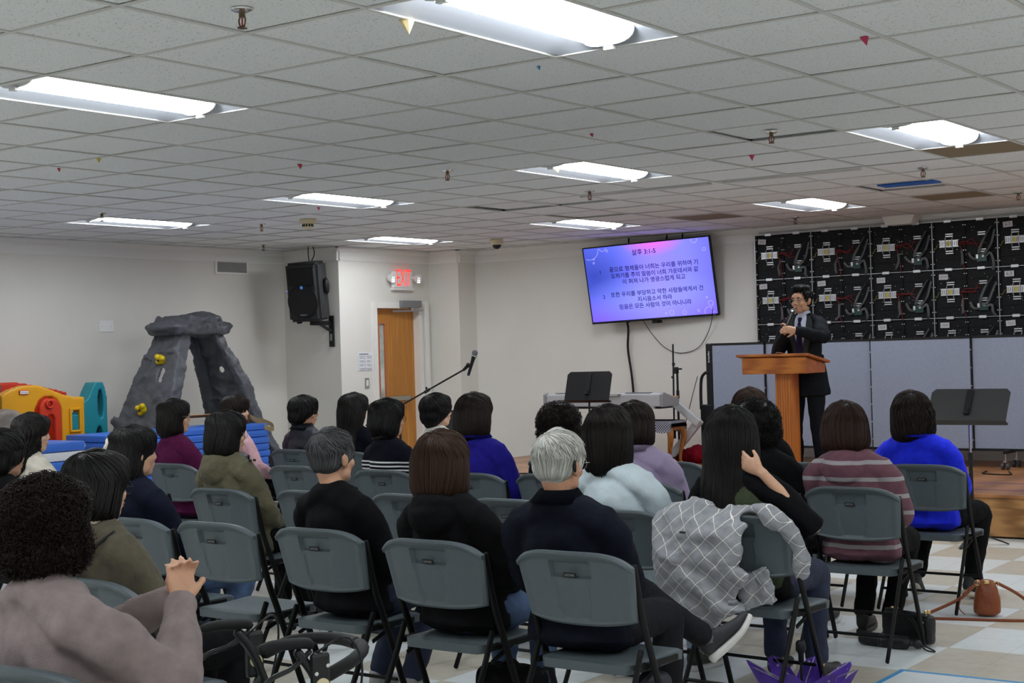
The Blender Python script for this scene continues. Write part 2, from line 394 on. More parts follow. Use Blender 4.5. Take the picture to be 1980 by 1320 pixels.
# two thin battens across the tiles, a blue strip, balloon scraps
for x0, x1, lab in ((-1.26, -.07, 'thin batten on the ceiling starting at a sprinkler'), (.05, 1.15, 'thin batten on the ceiling ending near the blue strip')):
    bm = B(); bx(bm, ((x0+x1)/2, 4.96, CZ-.004), (x1-x0, .05, .012)); tag(obj('ceiling_batten', bm, M_tbar), lab, 'batten', 'ceiling battens')
bm = B(); bx(bm, (1.03, 6.25, CZ-.004), (.46, .20, .014), bev=.004)
tag(obj('blue_strip', bm, mat('blue_foam', s2l((34, 100, 190)), rough=.5)), 'blue strip lying in a ceiling grid gap', 'strip')
bm = B(); prism(bm, [(-.17, 0), (.17, 0), (.13, -.09), (-.13, -.09)], -.1, .1); o = obj('wall_bracket', bm, M_crown); o.location = (-.18, 9.25, CZ)
tag(o, 'white tapered bracket on the cornice above the panel wall', 'bracket')
SCR = [((662, 38), None)]
scr = [(1.82, -.98, .06, (225, 205, 150), 'peeling cream tape scrap hanging from the ceiling near a sprinkler'), (1.66, .12, .018, (60, 120, 170), 'tiny blue balloon scrap stuck to the ceiling'),
       (2.99, .55, .04, (190, 50, 90), 'pink balloon scrap hanging under the right ceiling tiles'), (.72, 2.02, .022, (185, 45, 70), 'small red scrap on the ceiling left of a sprinkler'),
       (.93, 3.65, .04, (205, 70, 110), 'pink balloon scrap on the ceiling near a lit fixture'), (-1.35, 1.75, .035, (190, 60, 80), 'red balloon scrap on the ceiling above the seats'),
       (-3.2, 3.9, .03, (190, 60, 90), 'red scrap on the ceiling beside the smoke detector'), (-1.95, .62, .03, (200, 175, 60), 'yellow scrap stuck on the left ceiling tiles'),
       (-2.5, .75, .025, (190, 60, 70), 'red scrap stuck on the left ceiling tiles'), (-.35, 3.25, .03, (205, 190, 110), 'yellowish scrap on the ceiling near the middle sprinkler')]
for x, y, s, c, lab in scr:
    bm = B(); rr = random.Random(int(x*100)); n = 7
    top = [(s*.6*math.cos(2*PI*k/n)*rr.uniform(.5, 1.1), s*.6*math.sin(2*PI*k/n)*rr.uniform(.5, 1.1)) for k in range(n)]
    a = [bm.verts.new((u, v, 0)) for u, v in top]; c2 = bm.verts.new((s*.2, 0, -s*.9)); b = [bm.verts.new((u*.8, v*.8, .004)) for u, v in top]
    for k in range(n): bm.faces.new((a[k], a[(k+1) % n], c2)); bm.faces.new((a[k], a[(k+1) % n], b[(k+1) % n], b[k]))
    bm.faces.new(b); o = obj('balloon_scrap', bm, mat('scrap_%d_%d_%d' % c, s2l(c), rough=.5)); o.location = (x, y, CZ-.001)
    tag(o, lab, 'scrap', 'scraps stuck to the ceiling')

# ------------------------------------------------------------------ door, exit sign and wall fittings
def wood(name, c1, c2, axis=2, rough=.35, scale=1.):
    if name in MATS: return MATS[name]
    m = mat(name, s2l(c1), rough=rough); N, L, bs = graph(m); tc = N.new('ShaderNodeTexCoord'); mp = N.new('ShaderNodeMapping')
    s = [14*scale]*3; s[axis] = 1.1*scale; mp.inputs['Scale'].default_value = s; L.new(tc.outputs['Object'], mp.inputs[0])
    n = N.new('ShaderNodeTexNoise'); n.inputs['Scale'].default_value = 2.2; n.inputs['Detail'].default_value = 7; n.inputs['Distortion'].default_value = .6; L.new(mp.outputs[0], n.inputs[0])
    wv = N.new('ShaderNodeTexWave'); wv.inputs['Scale'].default_value = .9; wv.inputs['Distortion'].default_value = 5; wv.inputs['Detail'].default_value = 3; L.new(mp.outputs[0], wv.inputs[0])
    ad = N.new('ShaderNodeMixRGB'); ad.inputs[0].default_value = .4; L.new(n.outputs[0], ad.inputs[1]); L.new(wv.outputs[0], ad.inputs[2])
    r = N.new('ShaderNodeValToRGB'); r.color_ramp.elements[0].position = .3; r.color_ramp.elements[1].position = .7
    r.color_ramp.elements[0].color = (*s2l(c2), 1); r.color_ramp.elements[1].color = (*s2l(c1), 1); L.new(ad.outputs[0], r.inputs[0]); L.new(r.outputs[0], bs.inputs['Base Color'])
    return m
M_oak = wood('oak_door', (208, 146, 62), (180, 116, 42)); M_lect = wood('oak_lectern', (198, 118, 44), (158, 84, 26), axis=0); M_lectv = wood('oak_lectern_post', (198, 118, 44), (158, 84, 26), axis=2)
fx = DX-.10
bm = B(); gy0, gy1, gz0, gz1 = 8.17, 8.27, 1.02, 1.93
y0, y1, z1 = DY0+.005, DY1-.005, DZ-.006
for c, s in (((fx, (y0+gy0)/2, z1/2), (.045, gy0-y0, z1)), ((fx, (gy1+y1)/2, z1/2), (.045, y1-gy1, z1)), ((fx, (gy0+gy1)/2, gz0/2), (.045, gy1-gy0, gz0)), ((fx, (gy0+gy1)/2, (gz1+z1)/2), (.045, gy1-gy0, z1-gz1))):
    bx(bm, c, s)
bmesh.ops.remove_doubles(bm, verts=bm.verts[:], dist=1e-5)
door = struct('door_1', bm, M_oak)
bm = B(); bx(bm, (fx, (gy0+gy1)/2, (gz0+gz1)/2), (.008, gy1-gy0, gz1-gz0)); obj('vision_pane', bm, mat('wired_glass', (.55, .62, .58), rough=.25, var=.35, vscale=5), door)
bm = B()
for c, s in (((fx, gy0-.011, (gz0+gz1)/2), (.055, .024, gz1-gz0+.045)), ((fx, gy1+.011, (gz0+gz1)/2), (.055, .024, gz1-gz0+.045)), ((fx, (gy0+gy1)/2, gz0-.011), (.055, gy1-gy0, .022)), ((fx, (gy0+gy1)/2, gz1+.011), (.055, gy1-gy0, .022))): bx(bm, c, s)
obj('pane_frame', bm, mat('pane_frame_paint', s2l((190, 112, 70)), rough=.4), door)
bm = B(); bx(bm, (fx+.065, 8.34, 1.03), (.045, .62, .055), bev=.006); bx(bm, (fx+.05, 8.07, 1.03), (.06, .07, .09), bev=.006); bx(bm, (fx+.05, 8.63, 1.03), (.06, .04, .06), bev=.006)
obj('push_bar', bm, mat('push_bar_steel', (.42, .40, .36), rough=.35, metal=.9), door)
bm = B()
for yy in (DY0-.031, DY1+.031): bx(bm, (DX-.045, yy, (DZ+.07)/2), (.13, .07, DZ+.07))
bx(bm, (DX-.045, (DY0+DY1)/2, DZ+.031), (.13, DY1-DY0, .07)); obj('frame', bm, M_crown, door)
bm = B(); bx(bm, (DX+.055, DY1+.105, 1.1), (.012, .06, 2.2)); bx(bm, (DX+.02, DY1+.105, 1.1), (.04, .03, 2.2)); obj('casing', bm, M_crown, door)
t = thing('door_closer', 'grey hydraulic door closer above the wooden exit door', 'door closer', (DX+.03, 8.62, 2.165))
bm = B(); bx(bm, (.02, 0, 0), (.06, .36, .085), bev=.006); obj('body', bm, M_grey, t)
bm = B(); rod(bm, (.02, .02, -.04), (.02, .02, -.07), .014); bar(bm, (.02, .02, -.065), (.05, .20, -.072), .02, .008, ref=(0, 0, 1)); bar(bm, (.05, .20, -.078), (-.05, -.26, -.085), .02, .008, ref=(0, 0, 1)); obj('arm', bm, M_steel, t)
# exit sign with two lamp heads
t = thing('exit_sign', 'lit red EXIT sign with two emergency lamp heads above door', 'exit sign', (DX, 8.49, 2.46))
bm = B(); bx(bm, (.03, 0, 0), (.05, .36, .20), bev=.012); obj('housing', bm, M_white, t)
bm = join_text([('EXIT', .27, Matrix.Scale(2.1, 4, (0, 1, 0)))]); bmesh.ops.transform(bm, matrix=at(.0565, .01, .01) @ Matrix.Rotation(PI/2, 4, 'Z') @ UP, verts=bm.verts[:])
obj('lettering', bm, emission('exit_red', (1., .035, .03), .5), t)
bm = B(); bx(bm, (.03, -.0, -.115), (.06, .38, .03), bev=.008); obj('tray', bm, M_white, t)
for s in (-1, 1):
    bm = B(); rod(bm, (.04, s*.17, .03), (.05, s*.215, .02), .02); loft(bm, [(.02, s*.24, .02), (.06, s*.24, .015), (.10, s*.24, .01)], [.03, .05, .058], sub=2, flat=True, seg=16); h = obj('lamp_head', bm, M_white, t, smooth=True, angle=40)
    bm = B()
    for a in range(2):
        for b2 in range(4): ell(bm, (.098, s*.24-.015+.03*a, -.03+.026*b2), (.008, .012, .011), sub=1)
    obj('led_lens', bm, mat('led_lens', (.9, .92, .95), rough=.1, emit=.25), h, smooth=True)
# notice, switch, wall plate, vent
t = thing('notice', 'white printed notice with text boxes on wall beside door', 'notice', (DX+.002, 7.81, 1.49))
bm = B(); bx(bm, (.002, 0, 0), (.003, .27, .215)); obj('paper', bm, mat('paper', (.82, .83, .86), rough=.6), t)
bm = B(); rnd = random.Random(2)
bx(bm, (.0042, -.02, .085), (.001, .16, .010))
for r_ in range(4):
    for k in range(2):
        for q in range(3): bx(bm, (.0042, -.10+.12*k+.045+rnd.uniform(-.01, .01), .055-.045*r_-q*.010), (.001, rnd.uniform(.05, .10), .003))
for c, s in (((.0042, 0, .065), (.001, .23, .002)), ((.0042, 0, -.09), (.001, .23, .002)), ((.0042, -.115, -.012), (.001, .002, .155)), ((.0042, .115, -.012), (.001, .002, .155)), ((.0042, .0, -.012), (.001, .002, .155))): bx(bm, c, s)
obj('print', bm, mat('print_ink', (.10, .10, .12), rough=.6), t)
t = thing('light_switch', 'steel plated rocker light switch beside the door', 'light switch', (DX+.001, 7.835, 1.235))
bm = B(); bx(bm, (.004, 0, 0), (.006, .075, .12), bev=.002); obj('plate', bm, M_steel, t); bm = B(); bx(bm, (.009, 0, 0), (.008, .034, .068), bev=.002); obj('rocker', bm, M_white, t)
t = thing('wall_plate', 'white blank double wall plate left of the climbing wall', 'wall plate', (XL+.001, 4.77, 1.942))
bm = B(); bx(bm, (.004, 0, 0), (.008, .185, .118), bev=.003); obj('plate', bm, M_white, t)
bm = B()
for a in (-.06, .06): ell(bm, (.008, a, 0), (.002, .006, .006), sub=1)
obj('screw', bm, M_steel, t)
t = thing('wall_vent', 'white louvred air vent high on the left wall', 'vent', (XL+.001, 6.555, 2.618))
bm = B()
for c, s in (((.01, 0, .083), (.02, .50, .022)), ((.01, 0, -.083), (.02, .50, .022)), ((.01, .24, 0), (.02, .022, .15)), ((.01, -.24, 0), (.02, .022, .15))): bx(bm, c, s)
obj('frame', bm, M_white, t)
bm = B(); bx(bm, (.002, 0, 0), (.003, .47, .15)); obj('backing', bm, M_dark, t)
bm = B()
for k in range(30): bx(bm, (.009, -.225+.0155*k, 0), (.012, .004, .15), Matrix.Rotation(.5, 3, 'Z'))
obj('louvre', bm, mat('louvre_paint', (.45, .46, .45), rough=.5), t)
# blue painter's tape on the floor
bm = B(); bx(bm, (3.2, 1.525, .001), (1.05, .025, .0012)); bx(bm, (2.69, .775, .001), (.025, 1.47, .0012)); tag(obj('floor_tape', bm, mat('blue_tape', s2l((70, 150, 205)), rough=.5)), "blue painter's tape corner stuck on the checkered floor", 'tape')
# ================================================================== THE STAGE END
SZ = .34; SY = 6.27; SX0 = -4.6
M_stage = wood('stage_planks', (178, 122, 76), (138, 90, 52), axis=0, rough=.3, scale=.7)
M_riser = wood('stage_riser', (182, 134, 82), (134, 92, 50), axis=0, rough=.35, scale=.9)
bm = B(); bx(bm, ((SX0+XR)/2, (SY+YF)/2, SZ/2), (XR-SX0, YF-SY, SZ-.03)); struct('stage_riser', bm, M_riser)
bm = B(); n = 0
for k in range(20):
    yy = SY-.02+k*.16
    bx(bm, ((SX0+XR)/2, yy+.079, SZ-.0125), (XR-SX0+.02, .158, .025), bev=.003, seg=1)
struct('stage_floor', bm, M_stage)
bm = B()
for yy, x0, x1 in ((6.62, -.9, 3.5), (7.15, -.9, 3.5), (7.9, -2.4, -.6)): bx(bm, ((x0+x1)/2, yy, SZ+.0008), (x1-x0, .024, .0012))
tag(obj('stage_tape', bm, mat('purple_tape', s2l((66, 56, 130)), rough=.5)), 'purple tape lines stuck along the wooden stage floor', 'tape', kind='stuff')

# ------------------------------------------------------------------ wall of open panel cabinets, seen from behind
M_cab = mat('cabinet_shell', (.0045, .005, .006), rough=.6, bump=.5, bscale=35, spec=.25)
M_rail = mat('cabinet_rail', (.55, .56, .58), rough=.35, metal=.6)
M_alu = mat('aluminium', (.72, .73, .75), rough=.35, metal=.5)
M_ribbon = mat('ribbon_cable', (.085, .085, .088), rough=.55); M_redw = mat('red_wire', (.22, .008, .010), rough=.45); M_pcb = mat('circuit_board', (.006, .045, .036), rough=.4)
M_tagp = mat('paper_tag', (.62, .60, .62), rough=.7); M_ink = mat('tag_ink', (.06, .06, .08), rough=.7); M_yel = mat('yellow_sticker', s2l((205, 180, 40)), rough=.5)
CW, CH = .654, .483; CX0, CY0, CZ0 = -1.857, 9.325, 2.735
rnd = random.Random(11)
def cab_parts(t, seed, full=True):
    r = random.Random(seed)
    bm = B(); bx(bm, (CW/2, .035, -CH/2), (CW-.003, .05, CH-.003))
    for k in range(3):      # moulded ribs of the shell
        for s in (0, 1): bx(bm, (.1635+.327*s, .008, -.10-.14*k), (.31, .006, .012), bev=.002, seg=1)
    for s in (.012, .327, .642): bx(bm, (s, .004, -CH/2), (.018, .014, CH-.01), bev=.003, seg=1)
    obj('shell', bm, M_cab, t)
    bm = B(); bx(bm, (.0025, -.002, -CH/2), (.005, .022, CH)); bx(bm, (CW/2, -.002, -.0025), (CW, .022, .005)); obj('edge_rail', bm, M_rail, t)
    bm = B()
    for x in (.016, .316, .338, .638):
        for k in range(4): rod(bm, (x, -.006, -.05-.125*k), (x, .0, -.05-.125*k), .0052, seg=8)
    for k in range(16):
        x, z = r.uniform(.03, .62), -r.uniform(.05, .45); rod(bm, (x, -.002, z), (x, .004, z), .0028, seg=6)
    obj('screw_pattern', bm, M_alu, t)
    for x in (.163, .490):
        bm = B(); bx(bm, (x, -.012, -.003), (.075, .02, .030), bev=.004, seg=1); obj('latch', bm, M_alu, t)
        for z in (-.145, -.315):
            bm = B()
            for d in (-.010, .012): bx(bm, (x+.012, -.004, z+d), (.078, .014, .013), bev=.003, seg=1)
            obj('connector', bm, M_alu, t)
    zc = -.228
    bm = B(); bx(bm, (.175, -.012, zc), (.185, .03, .062), bev=.003, seg=1)
    for s in (-1, 1): bx(bm, (.175, -.012, zc+s*.033), (.200, .026, .004))
    ps = obj('power_supply', bm, M_alu, t)
    bm = B(); bx(bm, (.175, -.0283, zc), (.024, .002, .052)); obj('sticker', bm, M_yel, ps)
    bm = B()
    for k in range(9):
        if k in (4,): continue
        bx(bm, (.098+.0195*k, -.0275, zc), (.010, .002, .044))
    obj('grille', bm, mat('supply_grille', (.32, .33, .33), rough=.5), ps)
    for s in (-.033, .035):
        bm = B(); q = r.uniform(-.006, .006); cable(bm, [(.175+s+q, -.02, zc+.06), (.175+s, -.036, zc+.03), (.175+s-q, -.038, zc), (.175+s, -.036, zc-.03), (.175+s+q, -.018, zc-.062)], .0035)
        obj('strap_cable', bm, mat('white_cable', (.5, .5, .5), rough=.5), t)
    bm = B(); cable(bm, [(.09, -.01, zc), (.06, -.02, zc-.01), (.035, -.015, zc-.05), (.02, -.01, zc-.04)], .004); obj('mains_cable', bm, mat('yellow_blue_cable', (.20, .14, .03), rough=.5), t)
    for k in range(3):
        y = -.012-.006*k; bm = B()
        cable(bm, [(.27, y, zc+.01-.012*k), (.33, y-.01, zc+r.uniform(-.02, .03)), (.41, y, zc+r.uniform(-.03, .03)), (.45+.03*r.random(), y+.005, zc+r.uniform(-.09, .08))], .0032)
        obj('red_wire', bm, M_redw, t)
    bm = B(); cable(bm, [(.285, -.012, zc-.02), (.31, -.02, -.33), (.30+.03*r.random(), -.02, -.42), (.33, -.018, -.49)], .0038); obj('red_wire', bm, M_redw, t)
    bm = B(); bx(bm, (.505, -.008, -.385), (.085, .016, .075)); pc = obj('receiver_card', bm, M_pcb, t)
    bm = B(); bx(bm, (.455, -.016, -.375), (.022, .022, .045), bev=.002, seg=1); bx(bm, (.512, -.019, -.37), (.02, .006, .02)); obj('socket', bm, M_alu, pc)
    def rib(pts):
        bm = B(); loft(bm, pts, .013, .002, ref=(.7, -.1, .7), seg=6, sub=6, flat=True); obj('ribbon_cable', bm, M_ribbon, t)
    j = lambda: r.uniform(-.02, .02)
    rib([(.49, -.022, -.36), (.55, -.034, -.33+j()), (.60, -.03, -.25+j()), (.635, -.02, -.13+j())])
    rib([(.47, -.022, -.34), (.49, -.032, -.28), (.54, -.036, -.19+j()), (.60, -.02, -.10+j())])
    rib([(.53, -.022, -.38), (.59, -.034, -.36+j()), (.60+j(), -.034, -.44), (.60+j(), -.015, -.50+j())])
    rib([(.30, -.02, -.30), (.295+j(), -.03, -.36), (.29+j(), -.03, -.43), (.27+j(), -.018, -.46)])
    rib([(.46, -.022, -.40), (.41, -.03, -.39+j()), (.37, -.02, -.34+j())])
TAGS = {(0, 0): '24-2', (1, 0): '21-2', (1, 1): '21-1', (1, 2): '21-5', (1, 3): '21-4', (0, 4): '6-3', (1, 4): '6-3', (2, 2): '12-5', (2, 3): '12-4', (2, 4): '12-2'}
cname = ['first', 'second', 'third', 'fourth', 'fifth']; rname = ['top', 'second', 'third', 'bottom']
for rr in range(4):
    for c in range(5):
        tg = TAGS.get((rr, c))
        lab = 'open black panel cabinet, %s row, %s column from the television side' % (rname[rr], cname[c]) + (', with a paper tag' if tg else '')
        t = thing('panel_cabinet', lab, 'panel cabinet', (CX0+c*CW, CY0, CZ0-rr*CH), 0, 'open panel cabinets on the back wall')
        cab_parts(t, 100*rr+c)
        if tg:
            xx = .105 if c else .085; rot = random.Random(rr*7+c).uniform(-.12, .12)
            o_ = at(xx, -.004, -.075) @ Matrix.Rotation(rot, 4, 'Y')
            bm = B(); bx(bm, (0, 0, 0), (.092, .002, .055)); bmesh.ops.transform(bm, matrix=o_, verts=bm.verts[:]); pt = obj('paper_tag', bm, M_tagp, t)
            bm = join_text([(tg, .052, UP)]); bmesh.ops.transform(bm, matrix=o_ @ at(0, -.002, 0), verts=bm.verts[:]); obj('tag_lettering', bm, M_ink, pt)

# ------------------------------------------------------------------ folding grey partition in front of it
M_fab = mat('partition_fabric', s2l((144, 152, 172)), rough=.95, bump=.3, bscale=160, var=.05, vscale=60)
PY = 8.6; PZ1 = 1.58; PZ0 = .50
t = thing('folding_partition', 'long grey fabric folding partition with black frame on the stage', 'partition', (0, PY, SZ))
z0, z1 = PZ0-SZ, PZ1-SZ
edges = [-2.02, -1.42, -.28, .71, 1.75, 2.8]
for k in range(5):
    x0, x1 = edges[k], edges[k+1]; dy = (.014 if k % 2 else -.014)
    bm = B(); bx(bm, ((x0+x1)/2, dy, (z0+z1)/2), (x1-x0-.012, .05, z1-z0-.03), bev=.006, seg=1); p = obj('panel', bm, M_fab, t)
    bm = B()
    bx(bm, (x1, 0, (z0+z1)/2), (.012, .056, z1-z0)); bx(bm, ((x0+x1)/2, dy, z1-.01), (x1-x0, .06, .022)); bx(bm, ((x0+x1)/2, dy, z0+.01), (x1-x0, .06, .024)); obj('frame', bm, M_black, t)
    bm = B()
    for q in range(6): rod(bm, (x1, -.035, z0+.1+.17*q), (x1, -.02, z0+.1+.17*q), .007, seg=8)
    obj('hinge', bm, M_steel, t)
bm = B(); bx(bm, (-2.055, 0, (z0+z1)/2), (.075, .075, z1-z0), bev=.01); bx(bm, (-2.10, -.02, (z0+.60)/2), (.14, .05, .60-z0), bev=.01); obj('end_post', bm, M_black, t)
bm = B(); cable(bm, [(-2.06, -.03, .93), (-2.10, -.03, .935), (-2.15, -.03, .88), (-2.165, -.03, .74), (-2.165, -.03, .55)], .016, seg=8); obj('grab_handle', bm, M_black, t, smooth=True)
bm = join_text([('Screenflex', .12, Matrix.Rotation(PI/2, 4, 'Z'))]); bmesh.ops.transform(bm, matrix=at(-2.055, -.039, 1.10) @ UP, verts=bm.verts[:]); obj('lettering', bm, M_white, t)
def caster(x, y):
    bm = B(); rod(bm, (x, y, .07), (x, y, .16), .008); bx(bm, (x, y, .075), (.03, .05, .012)); fk = obj('caster_fork', bm, M_steel, t)
    for s in (-1, 1):
        bm = B(); rod(bm, (x+s*.012, y, .032), (x+s*.034, y, .032), .031, seg=18); obj('caster', bm, mat('caster_rubber', (.05, .05, .055), rough=.5), fk)
for x in (-1.42, .05, 1.05, 2.4):
    bm = B(); bar(bm, (x, -.19, .16), (x, .19, .16), .03, .03); obj('foot', bm, M_black, t)
    caster(x, -.17); caster(x, .17)

# ------------------------------------------------------------------ lectern
t = thing('lectern', 'light oak pedestal lectern with a slanted top on the stage', 'lectern', (-.40, 6.86, SZ))
bm = B(); bx(bm, (0, 0, .025), (.50, .42, .05), bev=.006); obj('base', bm, M_lect, t)
bm = B(); bx(bm, (.03, 0, .505), (.155, .16, .93), bev=.004); obj('post', bm, M_lectv, t)
bm = B(); poly = [(-.19, .955), (.19, .955), (.19, 1.10), (-.19, 1.10)]
pts = [(-.31, -.2, .955), (.31, -.2, .955), (.31, .2, .955), (-.31, .2, .955), (-.31, -.2, 1.10), (.31, -.2, 1.10), (.31, .2, 1.035), (-.31, .2, 1.035)]
vs = [bm.verts.new(p) for p in pts]
for f in ((0, 1, 2, 3), (4, 5, 6, 7), (0, 1, 5, 4), (1, 2, 6, 5), (2, 3, 7, 6), (3, 0, 4, 7)): bm.faces.new([vs[k] for k in f])
bmesh.ops.bevel(bm, geom=bm.edges[:], offset=.004, segments=1, affect='EDGES'); obj('reading_box', bm, M_lect, t)
bm = B(); bx(bm, (0, -.005, 1.085), (.70, .47, .022), Matrix.Rotation(-.16, 3, 'X'), bev=.005); obj('top', bm, M_lect, t)
bm = B(); cable(bm, [(-.04, -.02, 1.10), (-.02, -.1, 1.14), (.03, -.06, 1.135), (.05, 0, 1.1)], .003); tag(obj('spectacles', bm, M_chrome), 'clear rimmed spectacles lying on the lectern top', 'glasses').location = (-.40, 6.86, SZ)

# ------------------------------------------------------------------ television with the projected verses
TVW, TVH = 1.557, .886
Rtv = Matrix.Rotation(.112, 4, 'Z') @ Matrix.Rotation(.178, 4, 'X') @ Matrix.Rotation(-.032, 4, 'Y')
t = thing('television', 'large wall television showing verses in Korean on a violet slide', 'television', (0, 0, 0)); t.matrix_world = at(-3.09, 9.15, 2.30) @ Rtv
bm = B(); bx(bm, (0, .030, 0), (TVW, .05, TVH), bev=.008); bx(bm, (0, .06, -.03), (TVW*.7, .05, TVH*.65), bev=.02); obj('cabinet', bm, M_black, t)
bz = .011; SW, SH = TVW-2*bz, TVH-2*bz-.012
m = bpy.data.materials.new('slide'); m.use_nodes = True; nt = m.node_tree; nt.nodes.clear(); N = nt.nodes; L = nt.links
tc = N.new('ShaderNodeTexCoord'); sp = N.new('ShaderNodeSeparateXYZ'); L.new(tc.outputs['Generated'], sp.inputs[0])
rx = N.new('ShaderNodeValToRGB'); e = rx.color_ramp.elements
e[0].position = 0; e[0].color = (*s2l((78, 92, 205)), 1); e[1].position = 1; e[1].color = (*s2l((104, 104, 235)), 1)
q = e.new(.22); q.color = (*s2l((92, 104, 222)), 1); q = e.new(.55); q.color = (*s2l((134, 122, 250)), 1); q = e.new(.8); q.color = (*s2l((122, 122, 248)), 1)
L.new(sp.outputs['X'], rx.inputs[0])
def blob(cx, cz, r, prev, col, f):
    mp = N.new('ShaderNodeMapping'); mp.inputs['Location'].default_value = (-cx/r[0], 0, -cz/r[1]); mp.inputs['Scale'].default_value = (1/r[0], 0, 1/r[1]); L.new(tc.outputs['Generated'], mp.inputs[0])
    g = N.new('ShaderNodeTexGradient'); g.gradient_type = 'SPHERICAL'; L.new(mp.outputs[0], g.inputs[0])
    k = N.new('ShaderNodeMath'); k.operation = 'MULTIPLY'; k.inputs[1].default_value = f; L.new(g.outputs['Fac'], k.inputs[0])
    x = N.new('ShaderNodeMixRGB'); L.new(k.outputs[0], x.inputs[0]); L.new(prev, x.inputs[1]); x.inputs[2].default_value = (*s2l(col), 1); return x.outputs[0]
o_ = blob(.56, 1.03, (.26, .22), rx.outputs[0], (226, 92, 246), .95)
o_ = blob(.06, .62, (.40, .5), o_, (48, 62, 160), .9); o_ = blob(.05, .02, (.6, .35), o_, (112, 84, 250), 1.0); o_ = blob(.95, .0, (.5, .35), o_, (116, 92, 255), .9); o_ = blob(.5, .25, (.6, .4), o_, (140, 150, 255), .6)
em = N.new('ShaderNodeEmission'); em.inputs[1].default_value = .33; L.new(o_, em.inputs[0]); oo = N.new('ShaderNodeOutputMaterial'); L.new(em.outputs[0], oo.inputs[0])
M_slide = m
bm = B(); bx(bm, (0, .0045, .006), (SW, .003, SH)); scn = obj('screen', bm, M_slide, t)
def su(u, v): return (u-.5)*SW, .006+(.5-v)*SH
items = []
for s, wd, u, v in (('살후 3:1-5', .19, .485, .115), ('끝으로 형제들아 너희는 우리를 위하여 기', .705, .545, .315), ('도하기를 주의 말씀이 너희 가운데서와 같', .695, .545, .405), ('이 퍼져 나가 영광스럽게 되고', .50, .535, .49),
                    ('또한 우리를 부당하고 악한 사람들에게서 건', .735, .545, .655), ('지시옵소서 하라', .275, .525, .74), ('믿음은 모든 사람의 것이 아니니라', .575, .52, .825), ('1', .0048, .115, .335), ('2', .017, .118, .67)):
    x, z = su(u, v); items.append((s, wd*SW, at(x, .0022, z) @ UP))
M_txt = emission('slide_text', s2l((30, 18, 66)), .30)
bm = join_text(items, .0014); fin(bm, False); obj('slide_lettering', bm, M_txt, scn)
bm = B()
for u, v, r in ((.045, .02, .115), (.155, -.0, .045), (.19, .055, .013), (.075, .15, .008), (.07, .2, .010), (.885, .02, .035), (.955, .155, .018), (.955, .86, .028), (.935, .97, .052), (.855, .945, .012), (.745, .955, .022), (.645, .945, .026), (.60, .95, .010), (.93, .78, .010)):
    x, z = su(u, v)
    n = 28; w_ = .0018
    for k in range(n):
        a0, a1 = 2*PI*k/n, 2*PI*(k+1)/n
        P = [(x+(r+d)*math.cos(a), z+(r+d)*math.sin(a)) for a, d in ((a0, -w_), (a1, -w_), (a1, w_), (a0, w_))]
        if all(abs(px) < SW/2 and abs(pz-.006) < SH/2 for px, pz in P): bm.faces.new([bm.verts.new((px, .0024, pz)) for px, pz in P])
obj('slide_bubble', bm, emission('slide_bubble', s2l((172, 172, 255)), .34), scn)
bm = B()
for c, s in (((0, .002, TVH/2-bz/2), (TVW, .012, bz)), ((0, .002, -TVH/2+bz/2+.006), (TVW, .012, bz+.012)), ((-TVW/2+bz/2, .002, 0), (bz, .012, TVH)), ((TVW/2-bz/2, .002, 0), (bz, .012, TVH))): bx(bm, c, s)
obj('bezel', bm, M_black, t)
bm = B(); bx(bm, (0, .03, -TVH/2-.02), (.075, .04, .04), bev=.004); bx(bm, (.04, .05, -TVH/2-.028), (.05, .03, .03)); obj('sensor_box', bm, M_black, t)
bm = B(); bx(bm, (TVW/2-.05, -.0045, -TVH/2+.012), (.030, .002, .006)); obj('maker_plate', bm, M_steel, t)
bm = B(); bx(bm, (0, .12, 0), (.40, .12, .30), bev=.01); bx(bm, (0, .20, .1), (.10, .12, .40)); obj('wall_mount', bm, M_black, t)
bm = B(); 
for x in (-3.45, -2.95, -2.75): rod(bm, (x, 9.30, 2.55), (x, 9.33, CZ+.01), .009)
tag(obj('mount_rod', bm, M_blackm), 'thin black mounting rods from television up to the ceiling', 'mount')
bm = B(); cable(bm, [(-3.52, 9.27, 1.98), (-3.50, 9.34, 1.8), (-3.53, 9.37, 1.55), (-3.49, 9.37, 1.25), (-3.47, 9.37, .95), (-3.47, 9.36, .6)], .013, seg=8); tag(obj('power_cable', bm, M_black, smooth=True), 'thick black cable hanging from television down the wall', 'cable')
bm = B(); cable(bm, [(-3.30, 9.27, 1.93), (-3.2, 9.35, 1.72), (-3.04, 9.37, 1.55), (-2.87, 9.385, 1.485), (-2.68, 9.385, 1.51), (-2.55, 9.37, 1.60), (-2.43, 9.33, 1.78), (-2.36, 9.27, 1.97)], .004, seg=6); tag(obj('signal_cable', bm, M_black, smooth=True), 'thin looping cable drooping below the television', 'cable')
bm = B(); cable(bm, [(-3.45, 9.25, 1.96), (-3.445, 9.26, 1.9)], .003); loft(bm, [(-3.445, 9.26, 1.9), (-3.44, 9.26, 1.85)], .010); tag(obj('sensor_cable', bm, M_black), 'short cable end dangling under the television', 'cable')

